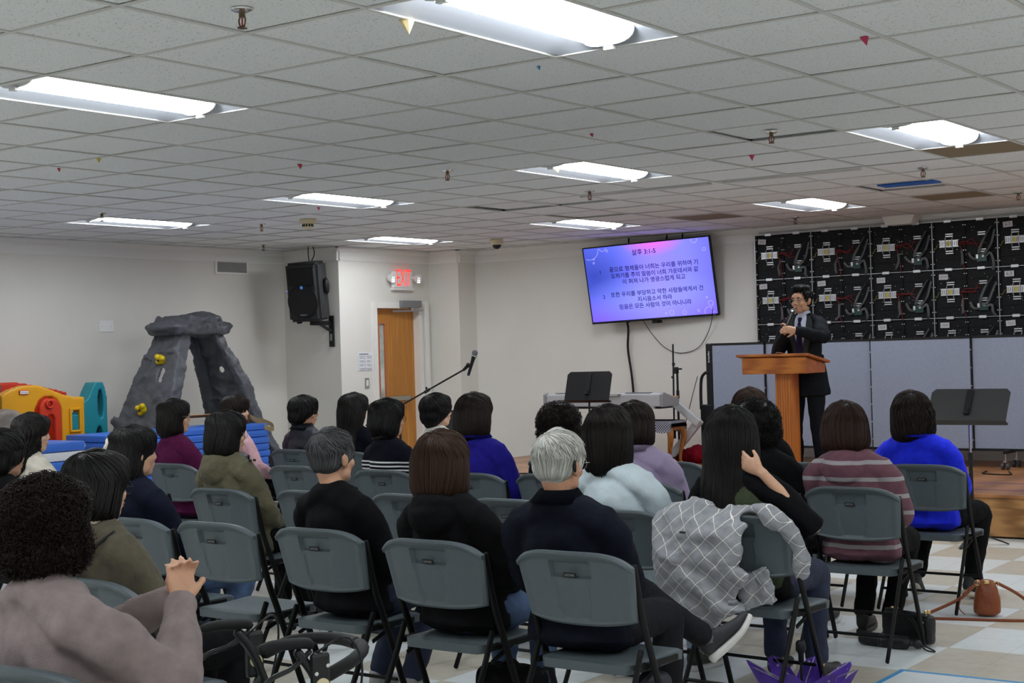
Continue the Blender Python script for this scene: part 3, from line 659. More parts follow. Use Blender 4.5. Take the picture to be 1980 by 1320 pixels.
# ------------------------------------------------------------------ keyboard, stands, stool and clutter
M_silver = mat('silver_plastic', s2l((186, 187, 190)), rough=.38, var=.02); M_silver2 = mat('silver_end', s2l((150, 150, 153)), rough=.45)
t = thing('keyboard', 'silver electric keyboard seen from its back side on the stage', 'keyboard', (-2.92, 7.95, .955))
bm = B(); prism(bm, [(-.14, 0), (.17, 0), (.17, .055), (.05, .075), (-.10, .138), (-.14, .122)], -.70, .70, Matrix(((0, 1, 0, 0), (1, 0, 0, 0), (0, 0, 1, 0), (0, 0, 0, 1))))
bmesh.ops.bevel(bm, geom=bm.edges[:], offset=.006, segments=2, affect='EDGES'); obj('body', bm, M_silver, t, angle=40)
for s in (-1, 1):
    bm = B(); prism(bm, [(-.15, -.004), (.185, -.004), (.185, .075), (.08, .09), (-.11, .145), (-.15, .127)], .70, .735, Matrix(((0, s, 0, 0), (1, 0, 0, 0), (0, 0, 1, 0), (0, 0, 0, 1)))); bmesh.ops.bevel(bm, geom=bm.edges[:], offset=.004, segments=2, affect='EDGES'); obj('end_cheek', bm, M_silver2, t)
    bm = B(); bx(bm, (s*.7175, .13, .09), (.034, .09, .014)); obj('wooden_cheek', bm, mat('pale_wood', s2l((206, 168, 118)), rough=.5), t)
bm = B(); bx(bm, (.15, -.136, .12), (.16, .02, .022)); bx(bm, (-.45, -.09, .141), (.3, .05, .008)); bx(bm, (.42, -.09, .141), (.3, .05, .008)); obj('rear_socket_panel', bm, M_grey, t)
bm = B()
for k in range(5): rod(bm, (.11+.02*k, -.146, .12), (.11+.02*k, -.165, .117), .005)
for k in range(52): bx(bm, (-.62+.0239*k, .11, .068), (.0225, .14, .012))
obj('keys', bm, mat('ivory_keys', (.75, .74, .70), rough=.3), t)
bm = B(); bx(bm, (0, .02, -.012), (1.36, .26, .022)); obj('underside', bm, M_black, t)
t = thing('keyboard_stand', 'silver angled keyboard stand with zigzag legs behind the stool', 'keyboard stand', (-2.92, 7.95, SZ))
for s in (-1, 1):
    bm = B(); bar(bm, (s*.56, .25, .70), (s*.93, .25, .42), .08, .05, ref=(0, 0, 1)); bar(bm, (s*.93, .27, .46), (s*.52, .27, .02), .08, .05, ref=(0, 0, 1)); bmesh.ops.bevel(bm, geom=bm.edges[:], offset=.006, segments=1, affect='EDGES'); obj('leg', bm, M_silver, t)
    bm = B(); bar(bm, (s*.60, -.14, .605), (s*.60, .30, .605), .05, .024); obj('support_arm', bm, M_silver, t)
bm = B(); bar(bm, (-.6, .27, .03), (.6, .27, .03), .05, .04, ref=(0, 1, 0)); bar(bm, (-.62, .25, .66), (.62, .25, .66), .05, .04, ref=(0, 1, 0)); obj('cross_beam', bm, M_silver, t)
M_ging = mat('gingham', (.5, .5, .55), rough=.9); N, L, bs = graph(M_ging)
tc = N.new('ShaderNodeTexCoord'); c1 = N.new('ShaderNodeTexChecker'); c1.inputs['Scale'].default_value = 70; c1.inputs['Color1'].default_value = (*s2l((225, 225, 232)), 1); c1.inputs['Color2'].default_value = (*s2l((70, 74, 110)), 1); L.new(tc.outputs['Object'], c1.inputs[0]); L.new(c1.outputs[0], bs.inputs['Base Color'])
t = thing('piano_stool', 'wooden stool with curved legs under the keyboard', 'stool', (-2.42, 8.03, SZ))
M_stool = wood('stool_wood', (168, 108, 48), (120, 70, 26), axis=2)
for sx in (-1, 1):
    for sy in (-1, 1):
        bm = B(); loft(bm, [(sx*.24, sy*.12, .40), (sx*.26, sy*.135, .30), (sx*.235, sy*.12, .15), (sx*.225, sy*.115, .05), (sx*.25, sy*.13, .0)], [.035, .032, .021, .016, .022], seg=10); obj('leg', bm, M_stool, t, smooth=True)
bm = B(); bx(bm, (0, 0, .40), (.52, .28, .07), bev=.01); obj('apron', bm, M_stool, t)
bm = B(); bx(bm, (0, 0, .445), (.54, .30, .03), bev=.01); obj('seat', bm, M_stool, t)
bm = B(); nx, ny = 26, 18; g = {}
for i in range(nx+1):
    for j in range(ny+1):
        x, y = -.32+.64*i/nx, -.21+.42*j/ny; ox, oy = max(0, abs(x)-.275), max(0, abs(y)-.155); d = max(ox, oy)
        z = .466-1.4*d - (.05*abs(math.sin(9*x)) if oy > 0 else 0)*min(1, d*20)
        px = math.copysign(min(abs(x), .275+.006), x) if ox > 0 else x; py = math.copysign(min(abs(y), .155+.006+.01*abs(math.sin(25*x))), y) if oy > 0 else y
        g[i, j] = bm.verts.new((px, py, z))
for i in range(nx):
    for j in range(ny): bm.faces.new((g[i, j], g[i+1, j], g[i+1, j+1], g[i, j+1]))
bmesh.ops.solidify(bm, geom=bm.faces[:], thickness=.004)
o = obj('stool_cloth', bm, M_ging, smooth=True); o.location = (-2.42, 8.03, SZ); tag(o, 'blue gingham cloth draped over the piano stool', 'cloth')
def music_stand(name_label, loc, rotz, tilt, z, group, W=.56, Hh=.32, m=None, collide=None):
    m = m or M_blackm
    t = thing('music_stand', name_label, 'music stand', loc, rotz, group)
    R_ = at(0, -.03, z) @ Matrix.Rotation(-tilt, 4, 'X')
    bm = B(); prism(bm, [(-W/2+.03, Hh/2), (W/2-.03, Hh/2), (W/2, Hh/2-.03), (W/2, -Hh/2), (-W/2, -Hh/2), (-W/2, Hh/2-.03)], -.003, .003); bmesh.ops.transform(bm, matrix=R_, verts=bm.verts[:]); obj('desk', bm, m, t)
    bm = B(); bx(bm, (0, .03, -Hh/2), (W, .06, .004)); bx(bm, (0, .058, -Hh/2+.008), (W, .004, .018)); bmesh.ops.transform(bm, matrix=R_, verts=bm.verts[:]); obj('ledge', bm, m, t)
    bm = B(); bx(bm, (0, -.012, .02), (.05, .018, Hh*.75), bev=.004); bx(bm, (0, -.022, -Hh*.25), (.035, .03, .05), bev=.004); bmesh.ops.transform(bm, matrix=R_, verts=bm.verts[:]); obj('bracket', bm, M_black, t)
    bm = B(); rod(bm, (0, -.035, z-.10), (0, -.06, z-.10), .014); obj('clamp_knob', bm, M_chrome, t)
    bm = B(); rod(bm, (0, -.02, .30), (0, -.02, z-.05), .010); obj('upper_tube', bm, M_chrome if m is not M_blackm else M_blackm, t)
    bm = B(); rod(bm, (0, -.02, .06), (0, -.02, z-.38), .015); rod(bm, (0, -.02, z-.42), (0, -.02, z-.36), .019); obj('lower_tube', bm, M_blackm, t)
    for k in range(3):
        a = k*2*PI/3+.5; bm = B(); c, s = math.cos(a), math.sin(a)
        loft(bm, [(0, -.02, .075), (.10*c, -.02+.10*s, .065), (.20*c, -.02+.20*s, .03), (.26*c, -.02+.26*s, .006)], [.014, .018, .018, .016], [.008, .007, .006, .005], ref=(-s, c, 0), seg=8); obj('leg', bm, M_blackm, t, smooth=True)
    return t
GS = 'folding music stands'
music_stand('black music stand standing in front of the silver keyboard', (-2.74, 7.30, SZ), .20, .42, .85, GS, W=.48, Hh=.31)
music_stand('charcoal music stand on the floor beside the woman in blue blazer', (1.60, 5.85, 0), .0, .6, 1.06, GS, W=.60, Hh=.28, m=mat('charcoal_metal', (.028, .029, .029), rough=.55))
music_stand('small black music stand between two seated women near the mic stand', (-2.42, 4.75, 0), .6, .3, .93, GS, W=.46, Hh=.30)
def tube_stand(t, base, z1, m=M_blackm):
    x, y = base
# boom microphone stand in front of the door
def microphone(t_name, label, p0, p1, group=None):
    """handheld microphone, tail p0 to grille p1"""
    p0, p1 = V(p0), V(p1); d = (p1-p0).normalized(); Lm = (p1-p0).length
    t = thing(t_name, label, 'microphone', p0, 0, group)
    bm = B(); loft(bm, [d*0, d*.02, d*Lm*.5, d*(Lm-.06), d*(Lm-.045)], [.012, .0125, .015, .019, .022], seg=16, sub=2, flat=True); obj('handle', bm, M_black, t, smooth=True, angle=60)
    bm = B(); ell(bm, d*(Lm-.022), (.026, .026, .026)); obj('grille', bm, mat('mic_grille', (.20, .21, .23), rough=.35, metal=.8, bump=.8, bscale=900), t, smooth=True)
    bm = B(); loft(bm, [d*(Lm-.05), d*(Lm-.040)], [.0245, .0245], seg=18, sub=1, flat=True); obj('band', bm, M_chrome, t)
    bm = B(); loft(bm, [d*(-.004), d*.006], [.011, .0128], seg=14, sub=1, flat=True); obj('tail_ring', bm, mat('tail_blue', (.10, .16, .35), rough=.3), t)
    return t
t = thing('microphone_stand', 'black boom microphone stand in front of the exit door', 'microphone stand', (-3.05, 4.70, 0))
bm = B(); rod(bm, (0, 0, .05), (0, 0, 1.10), .011); rod(bm, (0, 0, .55), (0, 0, .62), .017); obj('pole', bm, M_blackm, t)
for k in range(3):
    a = k*2*PI/3+.2; bm = B(); rod(bm, (0, 0, .12), (.30*math.cos(a), .30*math.sin(a), .012), .008); obj('leg', bm, M_blackm, t)
b0, b1 = V((-.38, -.02, .94)), V((.70, .05, 1.425))
bm = B(); rod(bm, b0, b1, .008); bb = obj('boom', bm, M_blackm, t)
bm = B(); mid = V((-.0, 0, 1.115)); bx(bm, mid, (.05, .04, .05), bev=.01); rod(bm, mid+V((0, -.05, 0)), mid+V((0, .05, 0)), .012); cmid = b0.lerp(b1, .62); rod(bm, cmid-V((0.02, 0, .012)), cmid+V((.03, 0, .012)), .014); rod(bm, cmid+V((0, 0, 0)), cmid+V((0, 0, .035)), .008); obj('clamp', bm, M_black, bb)
bm = B(); dm = (V((.055, .0, .135))).normalized(); loft(bm, [b1-V((.02, 0, .01)), b1+V((.02, 0, .02)), b1+V((.035, 0, .035))], [.012, .016, .02], seg=10, sub=2); obj('mic_clip', bm, M_black, bb, smooth=True)
p0 = V((-3.05, 4.70, 0))+b1+V((.03, 0, -.055))
microphone('microphone', 'wireless microphone with silver band clipped on the boom stand', p0, p0+dm*.225, 'handheld microphones')
t = thing('microphone_stand', 'tall straight black microphone stand behind the keyboard end', 'microphone stand', (-2.29, 8.30, SZ))
bm = B(); rod(bm, (0, 0, .05), (0, 0, 1.0), .012); obj('pole', bm, M_blackm, t)
bm = B(); rod(bm, (-.045, -.02, .30), (-.03, -.02, 1.245), .0095); rod(bm, (-.03, -.02, 1.02), (-.03, -.02, 1.05), .016); rod(bm, (-.045, -.02, .26), (-.045, -.02, .35), .018); obj('boom', bm, M_blackm, t)
bm = B(); bx(bm, (-.01, -.01, .97), (.05, .05, .07), bev=.01); rod(bm, (0, -.02, .985), (.07, -.03, .985), .009); rod(bm, (-.05, -.02, .90), (-.03, -.05, .90), .012); rod(bm, (0, 0, .68), (0, 0, .76), .017); obj('clamp', bm, M_black, t)
for k in range(3):
    a = k*2*PI/3+.4; bm = B(); rod(bm, (0, 0, .10), (.28*math.cos(a), .28*math.sin(a), .012), .009); obj('leg', bm, M_blackm, t)
# amplifier, cable heap, red cloth, wires
t = thing('stage_amplifier', 'black rack amplifier lying on the stage under the stool', 'amplifier', (-2.62, 7.72, SZ), .1)
bm = B(); bx(bm, (0, 0, .075), (.62, .30, .15), bev=.008); obj('case', bm, M_black, t)
bm = join_text([('odem', .10, at(-.02, -.1525, .085) @ UP)]); obj('lettering', bm, M_steel, t)
bm = B()
for k in range(6): rod(bm, (.10+.03*k, -.15, .10), (.10+.03*k, -.165, .10), .008)
bx(bm, (-.02, -.151, .055), (.2, .004, .01)); obj('knob', bm, M_grey, t)
bm = B(); rnd = random.Random(3)
for k in range(4):
    c = V((-2.72+.06*k, 7.68+.03*k, SZ+.17)); pts = [c+V((.11*math.cos(a*.8+k), .07*math.sin(a*.8+k), .02+.05*rnd.random())) for a in range(10)]; cable(bm, pts, .006)
tag(obj('coiled_cable', bm, M_black, smooth=True), 'tangle of black cables heaped on the amplifier', 'cable')
bm = B(); ell(bm, (0, 0, .06), (.20, .13, .10)); ell(bm, (.14, .02, .07), (.16, .11, .11)); ell(bm, (-.17, .02, .05), (.14, .10, .07))
o = mobj('red_cloth', remesh(bm, .012, 2, ((.08, .05), (.03, .02))), cloth('red_cloth', (120, 12, 30))); o.location = (-2.10, 8.38, SZ+.02); tag(o, 'crumpled dark red cloth on the stage behind the stool', 'cloth')
for k, (pts, lab) in enumerate((([(-2.3, 7.5, .006), (-2.0, 7.35, .006), (-1.6, 7.5, .006), (-1.2, 7.45, .006)], 'black cable trailing across the stage below the stool'), ([(-3.6, 6.9, .006), (-3.3, 6.7, .006), (-3.0, 6.75, .006), (-2.6, 6.62, .006)], 'black cable on the stage edge beside the blue shirted woman'),
                                ([(.95, 8.2, .006), (1.0, 7.95, .006), (1.25, 7.9, .006), (1.15, 8.2, .006)], 'short black cable curled under the partition wheel'), ([(-2.16, 8.5, .9), (-2.2, 8.45, .7), (-2.28, 8.42, .4), (-2.34, 8.4, .2)], 'thin black cable hanging from the partition handle'))):
    bm = B(); cable(bm, [(x, y, z+SZ) for x, y, z in pts], .006 if k < 3 else .004); tag(obj('stage_cable', bm, M_black, smooth=True), lab, 'cable')
t = thing('power_adapter', 'small black power brick with white print on the stage', 'adapter', (-1.80, 7.50, SZ)); bm = B(); bx(bm, (0, 0, .03), (.13, .08, .06), bev=.008); obj('case', bm, M_black, t); bm = B(); bx(bm, (0, -.0405, .03), (.07, .001, .03)); obj('rating_print', bm, M_grey, t)
# wall loudspeaker
t = thing('loudspeaker', 'black wall mounted loudspeaker hanging beside the door', 'loudspeaker', (0, 0, 0)); t.matrix_world = at(-6.36, 7.10, 2.31) @ Matrix.Rotation(.22, 4, 'Z') @ Matrix.Rotation(.12, 4, 'X')
bm = B(); prof = [(-.20, -.16), (.20, -.16), (.215, -.10), (.15, .17), (-.15, .17), (-.215, -.10)]
z0s = [-.335, .335]; vv = [[bm.verts.new((x, y, z)) for x, y in prof] for z in z0s]
for k in range(6): bm.faces.new((vv[0][k], vv[0][(k+1) % 6], vv[1][(k+1) % 6], vv[1][k]))
bm.faces.new(vv[0][::-1]); bm.faces.new(vv[1]); bmesh.ops.bevel(bm, geom=bm.edges[:], offset=.03, segments=3, affect='EDGES'); obj('cabinet', bm, mat('speaker_shell', (.018, .019, .021), rough=.55, bump=.4, bscale=250), t, angle=40)
bm = B(); ring(bm, (0, -.163, -.105), .185, .012, 'y', 40, 8); obj('woofer_rim', bm, M_black, t, smooth=True)
bm = B(); rod(bm, (0, -.155, -.105), (0, -.172, -.105), .178, seg=40); obj('woofer_grille', bm, mat('speaker_mesh', (.006, .006, .008), rough=.6, bump=.8, bscale=500), t)
bm = B(); bx(bm, (0, -.162, .175), (.34, .02, .20), bev=.008); loft(bm, [(0, -.165, .175), (0, -.13, .175)], [.15, .10], [.08, .05], flat=True, sub=1, seg=24); obj('horn', bm, M_black, t)
bm = B(); rod(bm, (.002, -.172, .055), (.002, -.176, .055), .018, seg=16); obj('badge', bm, emission('badge_blue', (.06, .18, .5), .2), t)
bm = B(); ell(bm, (-.195, -.165, .02), (.005, .003, .005), sub=1); obj('power_led', bm, emission('power_led', (.15, .05, .9), 1.), t)
bm = B(); bx(bm, (0, -.1725, -.255), (.085, .002, .010), bev=.002, seg=1); obj('maker_plate', bm, M_steel, t)
bm = B(); loft(bm, [(.205, .02, .05), (.218, .02, .05)], [.04, .045], [.09, .10], ref=(0, 1, 0), seg=20, sub=1); bm2 = None; obj('side_grip', bm, M_black, t, smooth=True)
bm = B()
for s in (-1, 1): bx(bm, (s*.13, -.06, -.345), (.04, .06, .03), bev=.005)
obj('foot', bm, M_black, t)
bm = B(); cable(bm, [(.0, .05, .33), (-.02, .08, .43), (-.03, .12, .53)], .006); cable(bm, [(.03, .05, .33), (.06, .08, .42), (.02, .12, .53)], .006); obj('lead', bm, M_black, t)
t = thing('speaker_bracket', 'black steel wall bracket below the loudspeaker', 'bracket', (-6.30, 7.40, 1.9))
bm = B(); bx(bm, (.0, -.012, -.05), (.07, .022, .36), bev=.003); obj('wall_rail', bm, M_blackm, t)
bm = B(); bx(bm, (-.03, -.16, .045), (.06, .30, .05), bev=.005); bar(bm, (0, -.02, -.05), (-.02, -.20, .04), .04, .02); obj('arm', bm, M_blackm, t)
bm = B(); bx(bm, (0, -.026, -.12), (.03, .004, .08)); obj('sticker', bm, M_grey, t)
# ================================================================== PLAY CORNER BY THE LEFT WALL
M_rock = mat('grey_rock_plastic', s2l((86, 88, 94)), rough=.5, bump=.5, bscale=14, var=.10, vscale=7)
M_hold = mat('yellow_hold', s2l((232, 198, 20)), rough=.4)
t = thing('climbing_wall', 'grey rock textured children climbing wall shaped like a tent', 'climbing wall', (-6.22, 5.16, 0))
# local: x towards the room (+X world), y along the left wall; two leaning shells meet under a cap
def lean(sgn):
    """one leaning shell with flanged edges, three round hand holes"""
    n, mz = 14, 26; zt = 1.84
    def P(u, v, off):       # u 0 (wall side) .. 1 (room side), v 0 bottom .. 1 top
        z = v*zt; hs = 1.13-.86*v + .05*math.sin(v*9)*(1-v)
        xb = -.50+.28*v; xf = .50-.30*v + .02*math.sin(v*11)
        y = sgn*(hs-off) ; x = xb+(xf-xb)*u
        return V((x, y, z + off*.35))
    bm = B(); th = .13
    holes = {(8, 19), (9, 19), (8, 20), (9, 20)} if sgn < 0 else {(6, 20), (7, 20), (9, 14), (10, 14), (7, 7), (8, 7)}
    def wall(off, cut):
        g = {}
        for i in range(n+1):
            for j in range(mz+1): g[i, j] = bm.verts.new(P(i/n, j/mz, off))
        return g
    ga, gb = wall(0, True), wall(.035, True)
    for i in range(n):
        for j in range(mz):
            if (i, j) in holes: continue
            bm.faces.new((ga[i, j], ga[i+1, j], ga[i+1, j+1], ga[i, j+1])); bm.faces.new((gb[i, j+1], gb[i+1, j+1], gb[i+1, j], gb[i, j]))
    for (i, j) in holes:
        for (a, b), (di, dj) in (((i, j), (0, 0)),):
            for (p, q, nb) in (((i, j), (i+1, j), (i, j-1)), ((i, j+1), (i+1, j+1), (i, j+1)), ((i, j), (i, j+1), (i-1, j)), ((i+1, j), (i+1, j+1), (i+1, j))):
                if nb not in holes: bm.faces.new((ga[p], ga[q], gb[q], gb[p]))
    for j in range(mz):
        for i in (0, n): bm.faces.new((ga[i, j], ga[i, j+1], gb[i, j+1], gb[i, j]))
    for i in range(n):
        for j in (0, mz): bm.faces.new((ga[i, j], ga[i+1, j], gb[i+1, j], gb[i, j]))
    # thick turned edges front and back
    for u0, u1 in ((.90, 1.03), (-.03, .08)):
        rows = []
        for j in range(mz+1):
            v = j/mz; q = .012*math.sin(j*1.7)
            rows.append([bm.verts.new(P(u0, v, -.004)), bm.verts.new(P(u1, v, -.004+q)), bm.verts.new(P(u1, v, .15+q)), bm.verts.new(P(u0, v, .15))])
        for r0, r1 in zip(rows, rows[1:]):
            for k in range(4): bm.faces.new((r0[k], r0[(k+1) % 4], r1[(k+1) % 4], r1[k]))
        bm.faces.new(rows[0]); bm.faces.new(rows[-1])
    rr = random.Random(5 if sgn < 0 else 8)
    for k in range(14):      # rocky ledges
        u, v = rr.uniform(.12, .80), rr.uniform(.12, .92); p = P(u, v, .012)
        if sgn < 0 and .42 < u < .80 and .64 < v < .88: continue
        bx(bm, p, (rr.uniform(.12, .34), .05, rr.uniform(.03, .10)), Matrix.Rotation(rr.uniform(-.6, .6), 3, 'Y') @ Matrix.Rotation(rr.uniform(.3, .8)*sgn, 3, 'X'))
    for k in range(3):      # lacing holes along the foot
        if sgn < 0: ell(bm, P(.30+.2*k, .50, .012), (.030, .02, .026), sub=2)
    me = remesh(bm, .015, 1, ((.25, .05), (.08, .03)))
    mobj('climbing_panel', me, M_rock, t)
    return P
P = lean(-1); lean(1)
for u, v, rot in ((.60, .865, .3), (.47, .60, -.2)):
    p = P(u, v, -.03); bm = B(); ell(bm, (0, 0, 0), (.06, .035, .055), sub=2); ell(bm, (.035, -.01, .03), (.035, .03, .03), sub=2); ell(bm, (-.03, -.01, -.035), (.04, .03, .025), sub=2); ell(bm, (-.035, -.015, .025), (.03, .03, .03), sub=2)
    h = mobj('climbing_hold', remesh(bm, .008, 1), M_hold, t); h.location = p; h.rotation_euler = (.35, rot, 0)
    bm = B(); rod(bm, (.0, -.03, .0), (0, -.042, .003), .012); obj('bolt', bm, M_dark, h)
bm = B()
for k in range(7):
    a = -.32+.107*k; ell(bm, (0, a, 1.905+.03*math.sin(k*2.1)), (.28, .12, .085 if k not in (0, 6) else .06), sub=3)
bx(bm, (0, 0, 1.875), (.52, .70, .11), bev=.03); ell(bm, (.02, -.17, 1.965), (.2, .12, .05)); ell(bm, (.05, .12, 1.985), (.22, .17, .075))
for k in range(8): bx(bm, (random.Random(k).uniform(-.2, .22), -.3+.085*k, 1.92+.05*math.sin(k*.45)), (.16, .13, .10), Matrix.Rotation(.7*k, 3, 'Z') @ Matrix.Rotation(.3, 3, 'Y'))
mobj('cap', remesh(bm, .015, 1, ((.12, .04), (.05, .02))), M_rock, t)
bm = B(); bx(bm, (.05, .10, .55), (.62, 1.0, .10), bev=.03); bx(bm, (.0, .22, .72), (.40, .52, .30), Matrix.Rotation(.1, 3, 'X'), bev=.05)
mobj('inner_platform', remesh(bm, .025, 2, ((.2, .05),)), M_rock, t)
# playhouse
M_py = mat('yellow_plastic', s2l((232, 164, 18)), rough=.38, bump=.08, bscale=60); M_pr = mat('red_plastic', s2l((212, 54, 24)), rough=.38); M_pt = mat('teal_plastic', s2l((20, 132, 146)), rough=.38, bump=.08, bscale=60)
t = thing('toy_playhouse', 'yellow, red and teal plastic toddler playhouse beside the blue mats', 'playhouse', (-6.30, 3.45, 0))
def arch_wall(y0, y1, top, holes, x, th=.09, n=110, mz=100, z0=.0, z1=1.42):
    bm = B(); keep = set()
    for i in range(n):
        for j in range(mz):
            y, z = y0+(y1-y0)*(i+.5)/n, z0+(z1-z0)*(j+.5)/mz
            if z < top(y) and not any(h(y, z) for h in holes): keep.add((i, j))
    vs = {}
    def vert(i, j, s):
        if (i, j, s) not in vs:
            y, z = y0+(y1-y0)*i/n, z0+(z1-z0)*j/mz; vs[i, j, s] = bm.verts.new((x+s*th/2, y, z))
        return vs[i, j, s]
    for i, j in keep:
        for s in (-1, 1): bm.faces.new([vert(a, b, s) for a, b in ((i, j), (i+1, j), (i+1, j+1), (i, j+1))])
        for (di, dj), (p, q) in (((-1, 0), ((i, j), (i, j+1))), ((1, 0), ((i+1, j), (i+1, j+1))), ((0, -1), ((i, j), (i+1, j))), ((0, 1), ((i, j+1), (i+1, j+1)))):
            if (i+di, j+dj) not in keep: bm.faces.new((vert(*p, -1), vert(*q, -1), vert(*q, 1), vert(*p, 1)))
    return remesh(bm, .010, 8)
topY = lambda y: 1.255+.125*math.cos(min(PI, max(0, (y+.20)/.50*PI)))*.5+.062 if y > -.2 else 1.38-.10*min(1, (-.2-y)/.35)**2
archh = lambda yc, w, zt: (lambda y, z: abs(y-yc) < w and z < zt - w + math.sqrt(max(0, w*w-(y-yc)**2)))
recth = lambda y0, y1, z0, z1: (lambda y, z: y0 < y < y1 and z0 < z < z1)
mobj('yellow_wall', arch_wall(-.52, .40, topY, [archh(-.015, .145, 1.27), recth(.235, .325, .93, 1.13)], .0), M_py, t)
mobj('red_wall', arch_wall(-.40, .52, lambda y: 1.40-.22*max(0, (y+.05))**1.2, [archh(.0, .12, 1.1)], -.42), M_pr, t)
mobj('red_door', arch_wall(-.135, .105, lambda y: 1.255-.12+math.sqrt(max(0, .0146-(y+.015)**2)), [archh(-.012, .042, 1.10)], .055, th=.05), M_pr, t)
bm = B(); ring(bm, (.09, -.03, 1.195), .035, .012, 'x'); rod(bm, (.07, -.03, 1.195), (.088, -.03, 1.195), .012); obj('door_knob', bm, M_pr, t, smooth=True)
bm = B(); bx(bm, (.03, .275, 1.005), (.05, .088, .155), bev=.012); bx(bm, (.02, .28, 1.09), (.02, .085, .03)); obj('teal_shutter', bm, M_pt, t)
bm = B()
for c, s in (((.05, .28, .925), (.03, .13, .022)), ((.05, .28, 1.135), (.03, .13, .022)), ((.05, .225, 1.03), (.03, .022, .22)), ((.05, .335, 1.03), (.03, .022, .22))): bx(bm, c, s, bev=.006)
obj('window_trim', bm, M_py, t)
bm = B(); bx(bm, (.05, -.285, 1.315), (.012, .10, .042), bev=.005); lg = obj('badge', bm, M_pr, t)
bm = B(); bx(bm, (.057, -.285, 1.315), (.004, .085, .028)); obj('badge_face', bm, M_white, lg)
bm = join_text([('little tikes', .07, UP)]); bmesh.ops.transform(bm, matrix=at(.0595, -.285, 1.315) @ Matrix.Rotation(PI/2, 4, 'Z'), verts=bm.verts[:]); obj('badge_lettering', bm, M_dark, lg)
# teal end wall (runs along x)
sm = lambda t_: (lambda q: q*q*(3-2*q))(min(1, max(0, t_)))
me = arch_wall(.39, .665, lambda y: 1.20+.185*sm((y-.40)/.15)-.34*max(0, (y-.60)/.09)**2.2, [lambda y, z: ((y-.585)/.034)**2+((z-1.17)/.15)**2 < 1, lambda y, z: ((y-.565)/.04)**2+((z-.86)/.10)**2 < 1], -.03, th=.16, z1=1.5)
mobj('teal_wall', me, M_pt, t)
M_stone = mat('beige_rock_plastic', s2l((132, 122, 112)), rough=.6, bump=.6, bscale=20, var=.12, vscale=8); M_stone2 = mat('brown_rock_plastic', s2l((96, 86, 76)), rough=.6, bump=.4, bscale=20, var=.1)
t = thing('toy_climber', 'brown and beige stone look toy climber at the picture edge beside playhouse', 'toy climber', (-6.05, 2.42, 0))
bm = B(); bx(bm, (-.1, .05, .72), (.50, .30, 1.38), bev=.03); bx(bm, (-.1, .05, 1.37), (.58, .40, .10), bev=.03); bx(bm, (-.1, .05, 1.28), (.54, .36, .06), bev=.02); mobj('tower', remesh(bm, .016, 2, ((.1, .02),)), M_stone2, t)
bm = B(); bx(bm, (.32, .02, .58), (.16, .62, 1.16), bev=.05); ell(bm, (.32, .10, 1.14), (.08, .22, .05)); mobj('stone_wall', remesh(bm, .016, 2, ((.1, .03),)), M_stone, t)
# gym mats
M_mat = mat('blue_vinyl', s2l((56, 112, 212)), rough=.42, bump=.12, bscale=18); M_matw = mat('white_vinyl', s2l((222, 224, 228)), rough=.5)
def gym_mat(x, y, z, lx, ly, h, label, group, m=M_mat, tilt=0., seed=0):
    t = thing('gym_mat', label, 'gym mat', (x, y, z), tilt, group); r = random.Random(seed)
    bm = B(); n = 1
    for k in range(n):
        yy = -ly/2+ly*(k+.5)/n; bx(bm, (r.uniform(-.006, .006), yy, h/2), (lx, ly/n-.004, h-.004), bev=.012, seg=2)
    obj('foam_panel', bm, m, t, angle=40)
    bm = B()
    for s in (-1, 1): bx(bm, (s*(lx/2-.1), ly/2+.008, h/2), (.14, .012, h*.5)); bar(bm, (s*(lx/2-.10), ly/2+.012, h/2), (s*(lx/2-.10), ly/2+.07, h/2-.01), .02, .004)
    obj('strap', bm, M_matw, t); return t
Hm = .066
ordn = ['lowest', 'second', 'third', 'fourth', 'fifth', 'sixth', 'seventh', 'eighth', 'ninth', 'tenth', 'eleventh', 'twelfth', 'thirteenth', 'topmost']
for k in range(14):
    r = random.Random(k+50)
    gym_mat(-5.485+r.uniform(-.010, .010), 4.25+r.uniform(-.02, .02), k*Hm, .56, 2.0, Hm, 'blue gym mat, %s of the long stack before the climbing wall' % (ordn[k] if k != 13 else 'topmost'), 'blue gym mats in the long stack', seed=k)
for k in range(12):
    r = random.Random(k+90)
    gym_mat(-4.88+r.uniform(-.015, .015), 1.96+r.uniform(-.02, .02), k*.078, .56, 1.2, .078, ('blue gym mat with a white face showing, in the short stack' if k == 10 else 'blue gym mat, %s of the short stack in front of playhouse' % (ordn[k] if k < 11 else 'topmost')), 'blue gym mats in the short stack', m=M_matw if k == 10 else M_mat, seed=k+20)
# guitar lying on the long stack
M_gt = wood('guitar_top', (206, 160, 104), (176, 124, 70), axis=1); M_gs = wood('guitar_side', (92, 48, 30), (60, 30, 18), axis=1)
t = thing('acoustic_guitar', 'brown acoustic guitar lying flat on the long blue mat stack', 'guitar', (-5.46, 4.93, 14*Hm), .12)
outl = []
for k in range(48):
    a = 2*PI*k/48; y = .25*math.cos(a); wd = .19*(1-.32*math.exp(-((y-.03)/.07)**2))*(1.0 if y > 0 else .84)
    outl.append((math.sin(a)*wd*1.0, y))
bm = B(); lo = [bm.verts.new((x, y, .002)) for x, y in outl]; hi = [bm.verts.new((x, y, .10)) for x, y in outl]
for k in range(48): bm.faces.new((lo[k], lo[(k+1) % 48], hi[(k+1) % 48], hi[k]))
bm.faces.new(lo[::-1]); obj('sides', bm, M_gs, t, angle=40)
bm = B(); hi = [bm.verts.new((x*1.01, y*1.01, .098)) for x, y in outl]; h2 = [bm.verts.new((x*1.01, y*1.01, .104)) for x, y in outl]
for k in range(48): bm.faces.new((hi[k], hi[(k+1) % 48], h2[(k+1) % 48], h2[k]))
